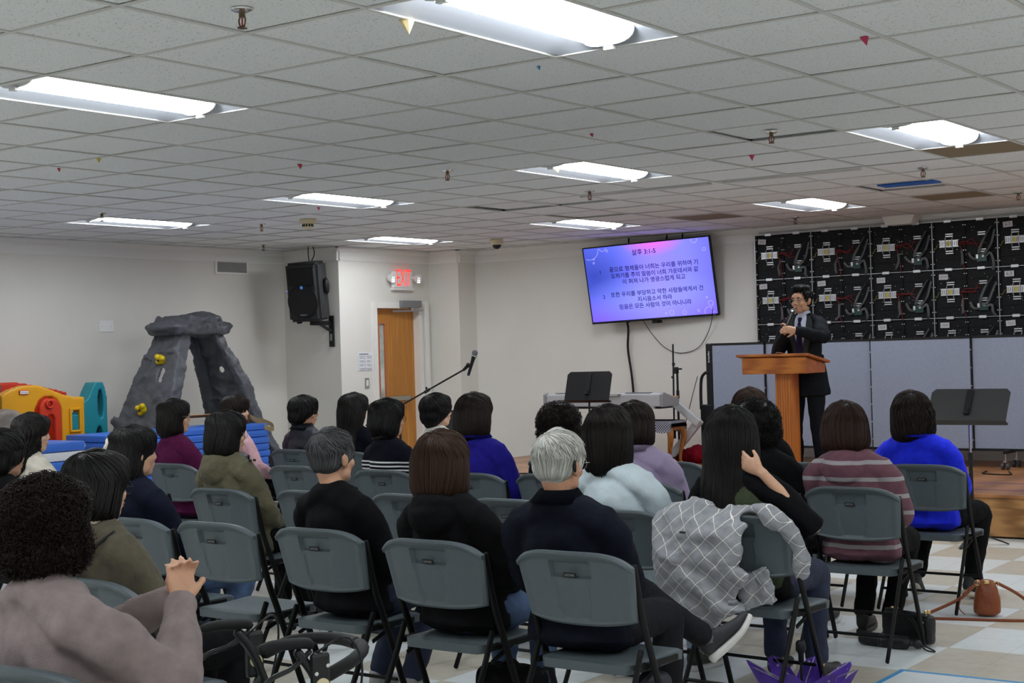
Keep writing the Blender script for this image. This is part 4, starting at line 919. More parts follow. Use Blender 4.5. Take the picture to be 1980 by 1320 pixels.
bm.faces.new(hi[::-1]); bm.faces.new(h2); obj('soundboard', bm, M_gt, t)
bm = B(); ring(bm, (0, -.05, .105), .05, .006); rod(bm, (0, -.05, .1045), (0, -.05, .1055), .048, seg=24); obj('sound_hole', bm, M_dark, t)
bm = B(); bar(bm, (0, -.20, .098), (0, -.72, .104), .055, .022); obj('neck', bm, M_gs, t)
bm = B(); bar(bm, (0, -.12, .112), (0, -.72, .117), .05, .006); obj('fretboard', bm, M_gt, t)
bm = B(); bar(bm, (0, -.72, .100), (0, -.90, .08), .075, .018); hd = obj('headstock', bm, M_gs, t)
bm = B()
for s in (-1, 1):
    for k in range(3): rod(bm, (s*.035, -.76-.045*k, .095), (s*.06, -.76-.045*k, .095), .006)
obj('tuning_peg', bm, M_chrome, hd)
bm = B(); loft(bm, [(.10, .16, .09), (.20, .20, .03), (.30, .24, -.05), (.32, .32, -.06), (.24, .38, -.02), (.10, .36, .03)], [.022]*6, [.002]*6, ref=(0, 0, 1), seg=8); obj('strap', bm, mat('tan_strap', s2l((142, 122, 88)), rough=.9), t)

# ================================================================== CHAIRS
M_chair = mat('grey_chair_plastic', s2l((80, 90, 95)), rough=.48, bump=.15, bscale=220, var=.03, vscale=30); M_cf = mat('chair_frame', (.004, .0042, .0045), rough=.5, spec=.18)
def make_chair(label, group):
    # local: y = 0 under the top of the back, sitter faces +y
    t = thing('folding_chair', label, 'chair', (0, 0, 0), 0, group)
    nu, nv = 44, 30; th = .017
    def BP(u, v):
        w_ = .228+.022*v; x = u*w_
        zt = .845-.055*abs(u)**4.5; zb = .566+.020*abs(u)**3
        z = zb+(zt-zb)*v; f = (z-.566)/.279
        y = .068-.068*f + .035*abs(u)**2 - (.012*max(0, (f-.88)/.12)**2)
        return x, y, z, f
    bm = B(); ga, gb = {}, {}
    for i in range(nu+1):
        for j in range(nv+1):
            u, v = -1+2*i/nu, j/nv; x, y, z, f = BP(u, v)
            e = 1 if (i in (0, nu) or j in (0, nv)) else 0
            rec = 0. if (abs(u) > .90 or v > .88 or v < .05) else .006
            if abs(x) < .092-.036*(1-f) and .08 < f < .84: rec = .026 if f > .64 else .013
            ga[i, j] = bm.verts.new((x, y-(th if not e else th*.45)+rec - (.012 if v > .93 else 0), z)); gb[i, j] = bm.verts.new((x, y+(.014 if not e else .004), z))
    for i in range(nu):
        for j in range(nv):
            bm.faces.new((ga[i, j], ga[i+1, j], ga[i+1, j+1], ga[i, j+1])); bm.faces.new((gb[i, j+1], gb[i+1, j+1], gb[i+1, j], gb[i, j]))
    for j in range(nv):
        for i in (0, nu): bm.faces.new((ga[i, j], ga[i, j+1], gb[i, j+1], gb[i, j]))
    for i in range(nu):
        for j in (0, nv): bm.faces.new((ga[i, j], ga[i+1, j], gb[i+1, j], gb[i, j]))
    bk = obj('backrest', bm, M_chair, t, smooth=True, angle=32)
    Rb = at(0, .020, .770) @ Matrix.Rotation(.26, 4, 'X')
    bm = B(); bx(bm, (0, -.012, -.012), (.052, .006, .016)); bmesh.ops.transform(bm, matrix=Rb, verts=bm.verts[:]); npl = obj('nameplate', bm, M_dark, bk)
    bm = join_text([('LIFETIME', .040, at(0, -.0155, -.012) @ UP)]); bmesh.ops.transform(bm, matrix=Rb, verts=bm.verts[:]); obj('plate_lettering', bm, mat('plate_ink', (.32, .33, .34), rough=.5), bk)
    bm = B(); ga, gb = {}, {}; nu, nv = 20, 20
    for i in range(nu+1):
        for j in range(nv+1):
            u, v = -1+2*i/nu, j/nv; c = max(0, (abs(v-.5)*2-.72)/.28)
            x = u*(.208-.010*(1-v)+.010*v)*(1-.16*c**2.5); y = .075+.40*v
            z = .437-.012*math.exp(-((v-.42)/.28)**2)*(1-u*u*.6) - .014*max(0, (v-.8)/.2)**2
            e = 1 if (i in (0, nu) or j in (0, nv)) else 0
            ga[i, j] = bm.verts.new((x, y, z-.006*e)); gb[i, j] = bm.verts.new((x*.985, y, z-.044+(.004*e)))
    for i in range(nu):
        for j in range(nv):
            bm.faces.new((ga[i, j], ga[i+1, j], ga[i+1, j+1], ga[i, j+1])); bm.faces.new((gb[i, j+1], gb[i+1, j+1], gb[i+1, j], gb[i, j]))
    for j in range(nv):
        for i in (0, nu): bm.faces.new((ga[i, j], ga[i, j+1], gb[i, j+1], gb[i, j]))
    for i in range(nu):
        for j in (0, nv): bm.faces.new((ga[i, j], ga[i+1, j], gb[i+1, j], gb[i, j]))
    obj('seat', bm, M_chair, t, smooth=True, angle=50)
    for s in (-1, 1):
        bm = B(); loft(bm, [(s*.236, .070, .79), (s*.236, .125, .58), (s*.236, .190, .42), (s*.240, .345, .015)], [.010]*4, [.017]*4, ref=(1, 0, 0), seg=12); obj('front_leg', bm, M_cf, t, smooth=True)
        bm = B(); loft(bm, [(s*.222, .125, .48), (s*.224, .05, .33), (s*.229, -.13, .015)], [.009]*3, [.015]*3, ref=(1, 0, 0), seg=12); obj('rear_leg', bm, M_cf, t, smooth=True)
        bm = B(); bar(bm, (s*.212, .10, .415), (s*.212, .40, .410), .012, .02); rod(bm, (s*.205, .17, .425), (s*.236, .17, .425), .006, seg=8); bar(bm, (s*.214, .125, .36), (s*.214, .29, .415), .006, .016); obj('side_hinge', bm, M_cf, t)
    bm = B(); rod(bm, (-.226, .262, .175), (.226, .262, .175), .008); rod(bm, (-.229, .262, .175), (.229, .262, .175), .005); obj('front_stretcher', bm, M_cf, t)
    bm = B(); rod(bm, (-.217, -.075, .125), (.217, -.075, .125), .008); obj('rear_stretcher', bm, M_cf, t)
    return t
GC = 'grey folding chairs in rows'
CH = [ # x, y, rot, label
 (2.20, -3.04, .05, 'grey folding chair under the woman in the mauve sweater'), (1.17, -2.02, -.05, 'grey folding chair under the woman in the olive coat nearest the front edge'),
 (-.20, -.68, -.05, 'grey folding chair under the woman with the white scrunchie'), (.33, -.66, -.02, 'empty grey folding chair between the scrunchie woman and the grey haired man'), (.95, -.65, .0, 'grey folding chair under the grey haired man in black'),
 (1.65, -.75, .0, 'grey folding chair under the woman with brown bob and black hoodie'), (2.35, -.80, .0, 'grey folding chair under the white haired man'),
 (-2.60, .50, 0, 'grey folding chair under the wavy haired woman in white, far left'), (-1.60, .52, -.03, 'empty grey folding chair beyond the scrunchie woman'), (-.92, .55, .0, 'grey folding chair under the woman in the olive parka'), (-.30, .62, .0, 'empty grey folding chair beyond the grey haired man'),
 (.36, .66, .0, 'empty grey folding chair beyond the brown bob, left one'), (1.02, .64, .0, 'empty grey folding chair beyond the white haired man'), (1.80, .42, .0, 'grey folding chair under the woman in the pale denim shirt'), (2.38, .45, -.05, 'grey folding chair with a tweed jacket hung over its back'),
 (-2.78, 1.83, 0, 'grey folding chair under the woman in the purple sweater'), (-1.66, 1.92, 0, 'empty grey folding chair behind the woman in navy jacket'), (-.80, 1.82, 0, 'grey folding chair under the woman in the striped sweater'), (-.12, 1.83, 0, 'grey folding chair under the woman in the royal blue shirt'),
 (.42, 1.90, 0, 'grey folding chair under the curly haired woman facing the keyboard'), (1.20, 1.62, 0, 'grey folding chair under the woman in lavender'), (1.84, 1.70, 0, 'grey folding chair under the woman with short black curls'), (2.36, 1.72, .0, 'grey folding chair under the woman in the pink striped hooded knit'),
 (-3.55, 3.05, 0, 'grey folding chair under the woman in the pink blouse'), (-2.90, 3.18, 0, 'grey folding chair under the woman in the navy jacket'), (-2.25, 3.10, 0, 'grey folding chair under the long haired woman before the door'), (-1.47, 3.08, 0, 'grey folding chair under the woman in white waffle knit'),
 (-.30, 3.05, 0, 'empty grey folding chair in front of the royal blue shirt'), (.66, 2.90, 0, 'empty grey folding chair ahead of the lavender jacket'), (1.12, 3.10, 0, 'grey folding chair under the reddish haired woman'), (1.56, 3.05, 0, 'empty grey folding chair left of the blue blazer'), (2.23, 3.08, .0, 'grey folding chair under the woman in the blue blazer')]
p = None
for x, y, r, lab in CH:
    if p is None: p = make_chair(lab, GC); p.location = (x, y, 0); p.rotation_euler = (0, 0, r)
    else: dup(p, (x, y, 0), r, lab)
# ================================================================== PEOPLE
SPK = V((-.30, 7.10))
def skinm(k):
    c = [(206, 160, 132), (198, 150, 120), (214, 172, 146), (190, 140, 110)][k % 4]
    m = mat('skin_%d' % (k % 4), s2l(c), rough=.5, bump=.06, bscale=300, var=.05, vscale=40)
    b = m.node_tree.nodes['Principled BSDF']; b.inputs['Subsurface Weight'].default_value = .12; b.inputs['Subsurface Radius'].default_value = (.012, .004, .002); return m
def hairm(name, rgb, rough=.48):
    m = mat('hair_'+name, s2l(rgb), rough=rough, spec=.22); 
    if m.get('h'): return m
    m['h'] = 1; N, L, bs = graph(m); at_ = N.new('ShaderNodeAttribute'); at_.attribute_name = 'tone'
    mx = N.new('ShaderNodeMixRGB'); c = s2l(rgb); mx.inputs[1].default_value = (*[x*.35 for x in c], 1); mx.inputs[2].default_value = (*[min(1, x*1.35) for x in c], 1)
    L.new(at_.outputs['Fac'], mx.inputs[0]); L.new(mx.outputs[0], bs.inputs['Base Color']); return m
HB = dict(black=(20, 18, 17), soft=(28, 23, 21), dark=(38, 28, 23), brown=(56, 36, 28), red=(60, 38, 25), grey=(92, 93, 95), white=(226, 223, 216), darkcurl=(40, 28, 23))

def head_prims(bm, M, ear=True, fine=True):
    def E(c, r, rot=None, sub=3):
        n0 = len(bm.verts); ell(bm, c, r, rot, sub); bm.verts.ensure_lookup_table(); bmesh.ops.transform(bm, matrix=M, verts=bm.verts[n0:])
    E((0, -.012, .035), (.076, .098, .088)); E((0, .022, -.030), (.063, .070, .085)); E((0, .055, -.085), (.036, .034, .030))
    E((0, .070, .040), (.055, .026, .035))
    n0 = len(bm.verts); loft(bm, [(0, .088, .020), (0, .098, -.006), (0, .105, -.025)], [.009, .011, .014], [.010, .011, .011], seg=10, sub=3); bm.verts.ensure_lookup_table(); bmesh.ops.transform(bm, matrix=M, verts=bm.verts[n0:])
    for s in (-1, 1):
        E((s*.013, .094, -.029), (.010, .011, .009), sub=2); E((s*.036, .064, -.026), (.025, .024, .026)); E((s*.032, .080, .026), (.026, .013, .009), sub=2)
        E((s*.044, .018, -.070), (.022, .040, .028))
        if ear:
            E((s*.082, -.006, -.006), (.011, .021, .032), Matrix.Rotation(-.15, 3, 'X'), sub=2); E((s*.087, -.014, .004), (.008, .016, .024), sub=2); E((s*.077, .002, -.034), (.007, .009, .010), sub=2)
    E((0, .090, -.052), (.024, .012, .0075), sub=2); E((0, .087, -.066), (.022, .012, .0085), sub=2)

def hand_prims(bm, wrist, f, n, side, curl=.35, spread=.0, s=1.):
    """wrist point, f along the fingers, n out of the palm; side +1 = right hand"""
    f, n = V(f).normalized(), V(n); n = (n-f*n.dot(f)).normalized(); th = f.cross(n)*side*-1    # towards the thumb
    w = V(wrist); k = w+f*.085*s
    loft(bm, [w-f*.02, w+f*.025, w+f*.06*s, k], [.022, .030, .039, .037], [.017, .0155, .014, .012], ref=th, seg=12, sub=2, cap=.4)
    for i, (o, ln, r) in enumerate(((.030, .070, .0088), (.010, .080, .0092), (-.011, .074, .0088), (-.030, .058, .0078))):
        p = k+th*o*s-f*.012; d = (f+th*(o*spread*6)).normalized(); pts, rr = [p-d*.02, p], [r, r]; ax = d.cross(n); c = curl*(1+.12*i)
        for q, frac in enumerate((.45, .32, .23)):
            d = (d*math.cos(c)+n*math.sin(c)).normalized(); n2 = n; p = p+d*ln*frac*s; pts.append(p); rr.append(r*(.95-.12*q)*s)
            n = (n-d*n.dot(d)).normalized()
        loft(bm, pts, rr, seg=8, sub=2, ref=th, cap=.9); n = V(n2); n = (n-f*n.dot(f)).normalized()
    p = w+f*.025+th*.028; d = (f*.75+th*.65+n*.25).normalized(); pts = [w+f*.01+th*.012, p, p+d*.032*s, p+(d*.032+(d*.8+f*.4+n*.1)*.028)*s]
    loft(bm, pts, [.013, .012, .0105, .008], seg=8, sub=2, cap=.9)

HV = {}
def hair_volume(style, hz):
    bm = B()
    def sec(L_, n=24): loft(bm, [(0, cy, z) for z, rx, ry, cy in L_], [a[1] for a in L_], [a[2] for a in L_], ref=(1, 0, 0), seg=n, sub=3, cap=.3)
    if style in ('short', 'man'):
        ell(bm, (0, -.014, .040), (.085, .105, .093)); ell(bm, (0, -.044, -.012), (.074, .063, .054)); ell(bm, (0, -.048, -.038), (.058, .045, .038)); 
        for s in (-1, 1): ell(bm, (s*.070, .012, .012), (.013, .024, .032), sub=2)
        if style == 'man':
            bm.free(); bm = B(); ell(bm, (0, -.028, .044), (.084, .097, .090)); ell(bm, (0, -.044, -.016), (.074, .064, .060)); ell(bm, (0, .026, .110), (.060, .058, .034)); ell(bm, (0, -.02, .116), (.070, .080, .030))
            for s in (-1, 1): ell(bm, (s*.073, .022, .030), (.012, .018, .036), sub=2)
    elif style == 'fullshort':
        ell(bm, (0, -.014, .038), (.097, .114, .100)); ell(bm, (0, -.048, -.030), (.092, .076, .080)); ell(bm, (0, -.052, -.075), (.068, .052, .052))
        for s in (-1, 1): ell(bm, (s*.076, .0, .0), (.024, .052, .050))
        ell(bm, (0, .045, .075), (.07, .055, .045))
    elif style == 'curly':
        ell(bm, (0, -.018, .032), (.118, .130, .112)); ell(bm, (0, -.058, -.040), (.098, .076, .072))
        for s in (-1, 1): ell(bm, (s*.088, -.005, -.03), (.038, .062, .07))
        ell(bm, (0, .045, .085), (.075, .06, .045))
    else:
        w = {'bob': 1., 'long': 1., 'wavy': 1.03, 'half': .99, 'tuck': .86}[style]
        S = [(.132, .022, .026, -.012), (.121, .056, .066, -.012), (.096, .083, .096, -.012), (.055, .101*w, .110, -.014), (.015, .108*w, .094, -.026), (-.035, .112*w, .092, -.034)]
        if hz > -.2: S += [((hz-.035)/2-.01, .108*w, .086, -.038), (hz+.025, .096*w, .072, -.040), (hz+.006, .078*w, .056, -.040), (hz-.006, .052*w, .036, -.038)]
        else: S += [(-.12, .112*w, .076, -.045), (-.20, .118*w, .060, -.065), ((hz-.2)/2, .118*w, .048, -.082), (hz+.03, .100*w, .040, -.088), (hz, .07*w, .028, -.088)]
        if style == 'tuck': S = [(z, rx*(.93 if z < .03 else 1), ry*(.86 if z < .03 else 1), cy-(.014 if z < .03 else 0)) for z, rx, ry, cy in S]
        sec(S)
        ell(bm, (0, .040, .078), (.072, .058, .046))
    return bm
def hair(head_M, style, colour, hz=-.13, hs=1.10, seed=0, n=714, length_noise=.02, voxel=.008, part=0., wid=.003, disp=(), curl=0.):
    r = random.Random(seed)
    hb = hair_volume(style, hz); bmesh.ops.transform(hb, matrix=at(0, -.015, .02) @ Matrix.Diagonal((hs*1.02, hs, 1+(hs-1)*.6, 1)) @ at(0, .015, -.02), verts=hb.verts[:])
    me = remesh(hb, voxel, 3, disp or ((.09, .014),))
    bm = B(); bm.from_mesh(me); bpy.data.meshes.remove(me)
    tree = BVHTree.FromBMesh(bm); lay = bm.verts.layers.float.new('tone')
    for v in bm.verts: v[lay] = .32 if style != 'curly' else .1
    c0 = V((part, -.018, .03)); Rt = Matrix.Rotation(r.uniform(.35, .6), 3, 'X') @ Matrix.Rotation(r.uniform(-.2, .2), 3, 'Y')
    if style == 'curly' or curl > 0:
        for k in range(n):
            d = V((r.gauss(0, 1), r.gauss(0, 1), r.gauss(.15, 1))).normalized()
            if d.y > .55 and d.z < .45: continue
            o = V((0, -.03, 0)); h = tree.ray_cast(o+d*.5, -d)[0]
            if h is None: continue
            R_ = r.uniform(.004, .010); tn = r.uniform(0, 2*PI); u = d.orthogonal().normalized(); vv = d.cross(u); pts = []
            dirr = (u*math.cos(tn)+vv*math.sin(tn)+V((0, 0, -.6))).normalized()
            for q in range(9):
                a = q*.95; pts.append(h + d*(R_*.6+R_*math.sin(a)) + dirr*(q*.0038-.013) + dirr.cross(d)*(R_*math.cos(a)))
            t0 = len(bm.verts); loft(bm, pts, [.0010]*8+[.0005], seg=3, sub=1, flat=True, ref=d); tone = r.uniform(.0, .45)
            bm.verts.ensure_lookup_table()
            for v in bm.verts[t0:]: v[lay] = tone
    else:
        for k in range(n):
            th = r.uniform(0, 2*PI)
            ph0 = r.uniform(.05, 1.1) if r.random() < (.6 if style not in ('short', 'man', 'fullshort') else .35) else r.uniform(.1, 1.5); pts = []; wob = r.uniform(-.25, .25); off = r.uniform(.0005, .0045)
            z_end = hz - r.uniform(-.03, length_noise) if style not in ('short', 'man', 'fullshort') else (-.085 if style == 'fullshort' else -.058)
            ph = ph0
            step = .17; twist = r.uniform(-.12, .12)*(3 if style in ('short', 'man') else 1); maxl = r.uniform(2, 4.5) if style in ('short', 'man') else r.uniform(3, 7) if style == 'fullshort' else 99; lift = r.uniform(0, .006) if style in ('short', 'man') else 0; cnt = 0
            while ph < 2.4 and cnt < maxl:
                d = Rt @ V((math.sin(ph)*math.cos(th+twist*ph), math.sin(ph)*math.sin(th+twist*ph), math.cos(ph)))
                if d.z < -.06: break
                h = tree.ray_cast(c0+d*.6, -d)[0]
                if h is None or (style in ('man', 'short') and h.y > .05 and h.z < .068): break
                pts.append(h+d*(off+lift*cnt*.5)); ph += step; cnt += 1
            if len(pts) < 2: continue
            if style not in ('short', 'man', 'fullshort') or cnt < maxl:
                z = pts[-1].z-.028; ay = lambda z: -.018-.057*min(1, max(0, (.02-z)/.22)); ang = math.atan2(pts[-1].y-ay(pts[-1].z), pts[-1].x-part*0)
                while z > z_end:
                    ax = V((0, ay(z), z)); d = V((math.cos(ang), math.sin(ang), 0))
                    h = tree.ray_cast(ax+d*.5, -d)[0]
                    if h is None:
                        if z < hz+.01: pts.append(pts[-1]+V((r.uniform(-.004, .004), 0, -.02)))
                        break
                    wv = .006*math.sin(z*60+k) if style == 'wavy' else 0
                    pts.append(h+d*(off+wv)+V((wv, 0, 0))); z -= .028; ang += wob*.012
            if len(pts) < 2: continue
            q = len(pts); w_ = wid*r.uniform(.6, 1.5); ra = [w_*(.5+.5*min(1, i/2)) for i in range(q)]; ra[-1] = w_*.35
            t0 = len(bm.verts); nrm = (pts[0]-c0).normalized(); side = nrm.cross(pts[1]-pts[0])
            if side.length < 1e-6: continue
            loft(bm, pts, ra, [x*.45 for x in ra], ref=side, seg=5, sub=2, flat=True); tone = min(1, max(0, r.gauss(.36, .13)))
            bm.verts.ensure_lookup_table()
            for v in bm.verts[t0:]: v[lay] = tone
    for f in bm.faces: f.smooth = True
    out = bpy.data.meshes.new('hair'); bm.to_mesh(out); bm.free(); out.transform(head_M); return out
def shoe(bm_u, bm_s, heel, d, up, L_=.25):
    heel, d, up = V(heel), V(d).normalized(), V(up).normalized(); sd = d.cross(up); M = Matrix((sd, d, up)).transposed()
    loft(bm_s, [heel+d*.01+up*.004, heel+d*.07, heel+d*.15, heel+d*(L_-.05)+up*.008, heel+d*(L_-.005)+up*.026], [.032, .036, .040, .042, .026], [.020, .018, .016, .015, .012], ref=sd, seg=14, sub=3, cap=.5, power=2.6)
    u = heel+up*.025
    loft(bm_u, [u+d*.015+up*.02, u+d*.07+up*.028, u+d*.13+up*.018, u+d*(L_-.06)+up*.012, u+d*(L_-.015)+up*.020], [.030, .033, .036, .037, .022], [.036, .042, .032, .024, .016], ref=sd, seg=14, sub=3, cap=.5)
    loft(bm_u, [u+d*.045+up*.03, u+d*.04+up*.075], [.036, .036], [.042, .044], ref=sd, seg=14, sub=1, cap=.2)

def person(label, x, y, yaw=0., head=(0., 0., 0.), s=1., wide=1., hairstyle=('bob', 'black', {}), top=None, topm=None, bottom=None, shoes=((.03, .03, .03), (.6, .6, .6)), arms=('lap', 'lap'),
           skin=0, glasses=None, collar='crew', hood=False, legs=None, detail=.009, base_z=0., topname='sweater', lean=0., pose='sit', J=None, extra=None, look=True, sock=None, thick=1.):
    Rz = yaw
    # ---- joints (y forward, origin at chair back / feet)
    P = dict(pelvis=V((0, .205, .535)), waist=V((0, .165, .66)), chest=V((-.004, .130, .84)), shl=V((-.012, .112, .955)), neck=V((-.02, .105, 1.015)), hpiv=V((-.035, .110, 1.055)))
    for k, sg in (('R', 1), ('L', -1)):
        P['sh'+k] = V((sg*.168-.01, .112, .915)); P['el'+k] = V((sg*.225, .19, .69)); P['wr'+k] = V((sg*.085, .40, .595)); P['hip'+k] = V((sg*.085, .22, .515)); P['kn'+k] = V((sg*.105, .60, .505)); P['an'+k] = V((sg*.105, .585, .085)); P['ft'+k] = V((sg*.12, 1., 0)).normalized()
    HD = {k: (V((-sg*.6, .75, -.15)), V((0, -.1, -1))) for k, sg in (('R', 1), ('L', -1))}; CU = {'R': .35, 'L': .35}
    if J:
        for k, v in J.items():
            if k.startswith('hand'): HD[k[-1]] = v[:2]; CU[k[-1]] = v[2] if len(v) > 2 else .35
            else: P[k] = V(v)
    if lean:
        Ml = at(0, .2, .53) @ Matrix.Rotation(-lean, 4, 'X') @ at(0, -.2, -.53)
        for k in ('waist', 'chest', 'shl', 'neck', 'hpiv', 'shR', 'shL'): P[k] = Ml @ P[k]
    if s != 1:
        for k in ('chest', 'shl', 'neck', 'hpiv', 'shR', 'shL', 'waist'): P[k].z = .535+(P[k].z-.535)*s
    wx = wide
    for k in ('shR', 'shL', 'hipR', 'hipL'): P[k].x *= wx
    # head matrix
    hy = head[0]
    if look:
        c, q = math.cos(Rz), math.sin(Rz); d = SPK-V((x, y)); a = math.atan2(-(d.x), d.y); hy += a*.85-Rz
    HM = at(*P['hpiv']) @ Matrix.Rotation(hy, 4, 'Z') @ Matrix.Rotation(head[1], 4, 'X') @ Matrix.Rotation(head[2], 4, 'Y') @ at(0, .022, .085) @ Matrix.Scale(.97, 4)
    # ---- body: one continuous skin
    bm = B(); head_prims(bm, HM)
    hc = HM @ V((0, -.03, -.05))
    loft(bm, [P['shl']-V((0, 0, .02)), P['neck'], P['neck'].lerp(hc, .5), hc], [.075, .052, .050, .055], [.055, .054, .052, .06], seg=14, sub=3)
    stand = pose == 'stand'
    loft(bm, [P['pelvis'], P['waist'], P['chest'], P['shl']], [.130*wx, .112*wx, .125*wx, .105*wx], [.095, .085, .088, .050], ref=(1, 0, 0), seg=16)
    for k in 'RL':
        loft(bm, [P['sh'+k].lerp(P['shl'], .25)-V((0, 0, .02)), P['sh'+k].lerp(P['el'+k], .25), P['sh'+k].lerp(P['el'+k], .6), P['el'+k], P['el'+k].lerp(P['wr'+k], .4), P['wr'+k]], [.034, .034, .032, .030, .030, .022], seg=12, sub=3)
        loft(bm, [P['hip'+k], P['hip'+k].lerp(P['kn'+k], .5), P['kn'+k], P['kn'+k].lerp(P['an'+k], .35), P['an'+k]], [.07, .062, .047, .046, .033], seg=12, sub=3)
        loft(bm, [P['an'+k], P['an'+k]+V((0, 0, -.02))+P['ft'+k]*.04, P['an'+k]+V((0, 0, -.03))+P['ft'+k]*.08], [.032, .03, .022], seg=10)
        sg = 1 if k == 'R' else -1
        hand_prims(bm, P['wr'+k], HD[k][0], HD[k][1], sg, CU[k], .15)
    x0_, x = x, (x-.05 if pose == 'sit' else x)
    body = mobj('person', remesh(bm, min(detail, .0065), 2), skinm(skin)); body.location = (x, y, base_z); body.rotation_euler = (0, 0, Rz)
    tag(body, label, 'person')
    # ---- hair, eyes, brows, glasses
    st, colr, kw = hairstyle
    if st: mobj('hair', hair(HM, st, colr, seed=int(abs(x*100+y*37)) , **kw), hairm(colr, HB[colr], rough=.55 if colr in ('grey', 'white') else .46), body)
    M_eye = mat('eye_white', (.7, .68, .65), rough=.2); M_iris = mat('iris', (.012, .008, .006), rough=.1)
    for sg in (-1, 1):
        bm = B(); ell(bm, (sg*.031, .0795, .005), (.0125, .0105, .0075), sub=2); ell(bm, (sg*.031, .0855, .005), (.0062, .005, .0062), sub=2)
        for f in bm.faces: f.material_index = 1 if f.calc_center_median().y > .0868 else 0
        bmesh.ops.transform(bm, matrix=HM, verts=bm.verts[:]); obj('eye', bm, [M_eye, M_iris], body, smooth=True)
        bm = B(); loft(bm, [(sg*.015, .0925, .028), (sg*.032, .0935, .033), (sg*.050, .081, .027)], [.0042, .0045, .002], [.002]*3, ref=(0, 0, 1), seg=6); bmesh.ops.transform(bm, matrix=HM, verts=bm.verts[:]); obj('eyebrow', bm, hairm('black', HB['black']), body, smooth=True)
    bm = B(); ell(bm, (0, .0965, -.054), (.020, .005, .005), sub=2); ell(bm, (0, .0935, -.065), (.018, .005, .0055), sub=2); bmesh.ops.transform(bm, matrix=HM, verts=bm.verts[:]); obj('lips', bm, mat('lips', s2l((184, 116, 104)), rough=.45), body, smooth=True)
    if glasses:
        bm = B()
        for sg in (-1, 1):
            ring(bm, (sg*.033, .104, .003), .023, .0014, 'y', 24, 6); cable(bm, [(sg*.056, .104, .008), (sg*.080, .085, .010), (sg*.085, .0, .010), (sg*.084, -.02, -.005)], .0014)
        cable(bm, [(-.010, .104, .006), (0, .107, .009), (.010, .104, .006)], .0014)
        bmesh.ops.transform(bm, matrix=HM, verts=bm.verts[:]); obj('glasses', bm, mat('glasses_'+glasses, dict(black=(.012, .012, .014), metal=(.35, .32, .30), red=(.16, .05, .04))[glasses], rough=.25, metal=.6 if glasses == 'metal' else 0), body, smooth=True)
    # ---- top
    e = .017*thick
    bm = B()
    hem = P['pelvis']+V((0, -.01, -.068 if not stand else -.17))
    loft(bm, [hem, P['pelvis']+V((0, 0, .05)), P['waist'], P['chest'], P['shl'], P['shl']+V((0, .0, .035))], [.160*wx+e, .154*wx+e, .134*wx+e, .142*wx+e, .112*wx+e*.6, .060], [.124+e, .110+e, .102+e, .106+e, .072+e*.5, .052], ref=(1, 0, 0), seg=20, sub=4, cap=.25, power=2.25)
    for k in 'RL':
        pts = [P['sh'+k].lerp(P['shl'], .12)+V((0, 0, -.004)), P['sh'+k].lerp(P['el'+k], .22), P['sh'+k].lerp(P['el'+k], .6), P['el'+k], P['el'+k].lerp(P['wr'+k], .45), P['el'+k].lerp(P['wr'+k], .97)]
        if arms == 'short' or (isinstance(arms, dict) and arms.get(k) == 'short'): pts = pts[:4]+[P['el'+k].lerp(P['wr'+k], .18), P['el'+k].lerp(P['wr'+k], .32)]
        loft(bm, pts, [.050+e*.8, .051+e, .045+e, .041+e, .039+e*.9, .030+e*.6], seg=14, sub=4, cap=.7)
    yo = P['shl']; nk = P['neck']
    loft(bm, [P['shL']+V((.012, 0, .002)), P['shL'].lerp(yo, .5)+V((0, -.004, .012)), yo.lerp(nk, .35)+V((0, -.006, .010)), P['shR'].lerp(yo, .5)+V((0, -.004, .012)), P['shR']+V((-.012, 0, .002))], [.050+e*.8, .056+e*.6, .062+e*.5, .056+e*.6, .050+e*.8], [.056+e*.7, .066+e*.5, .070+e*.5, .066+e*.5, .056+e*.7], ref=(0, 0, 1), seg=16, sub=4, cap=.5)
    if collar == 'turtle': loft(bm, [P['neck']-V((0, 0, .03)), P['neck']+V((0, .004, .035))], [.062, .060], [.062, .060], seg=16, sub=1, cap=.2)
    elif collar in ('crew', 'shirt', 'hood'): loft(bm, [P['neck']-V((0, -.004, .04)), P['neck']+V((0, -.004, -.002 if collar == 'crew' else .012))], [.072, .062], [.068, .060], seg=16, sub=1, cap=.2)
    if hood:
        ring(bm, (0, 0, 0), .090, .030, 'z', 24, 8, M=at(*(P['neck']+V((0, -.038, -.020)))) @ Matrix.Rotation(.55, 4, 'X')); ell(bm, P['neck']+V((0, -.085, -.075)), (.115, .050, .085)); ell(bm, P['neck']+V((0, -.075, -.02)), (.10, .05, .04))
    tp = mobj(topname, remesh(bm, detail, 4, ((.16, .020*thick), (-.16, .005*thick), (.07, .008*thick))), topm, body)
    if collar == 'shirt':
        bm = B(); n = 22
        for sgn in (0,):
            rows = []
            for i in range(n+1):
                a = PI*.5+.45+(2*PI-.9)*i/n; ca, sa = math.cos(a), math.sin(a); fl = .5+.5*(1-abs(2*i/n-1))
                c = P['neck']; rows.append([bm.verts.new(c+V((ca*.062, sa*.062+.0, .036))), bm.verts.new(c+V((ca*.074, sa*.074-.002, .040))), bm.verts.new(c+V((ca*(.108+.02*(1-fl)), sa*.106-.006, -.004-.014*(1-fl))))])
            for r0, r1 in zip(rows, rows[1:]):
                for q in range(2): bm.faces.new((r0[q], r0[q+1], r1[q+1], r1[q]))
        bmesh.ops.solidify(bm, geom=bm.faces[:], thickness=.005); obj('collar', bm, topm, body, smooth=True)
    # ---- trousers
    bm = B()
    loft(bm, [P['pelvis']+V((0, 0, .03)), P['pelvis']-V((0, -.02, .04))], [.140*wx, .142*wx], [.105, .118], ref=(1, 0, 0), seg=18, sub=1, cap=.5)
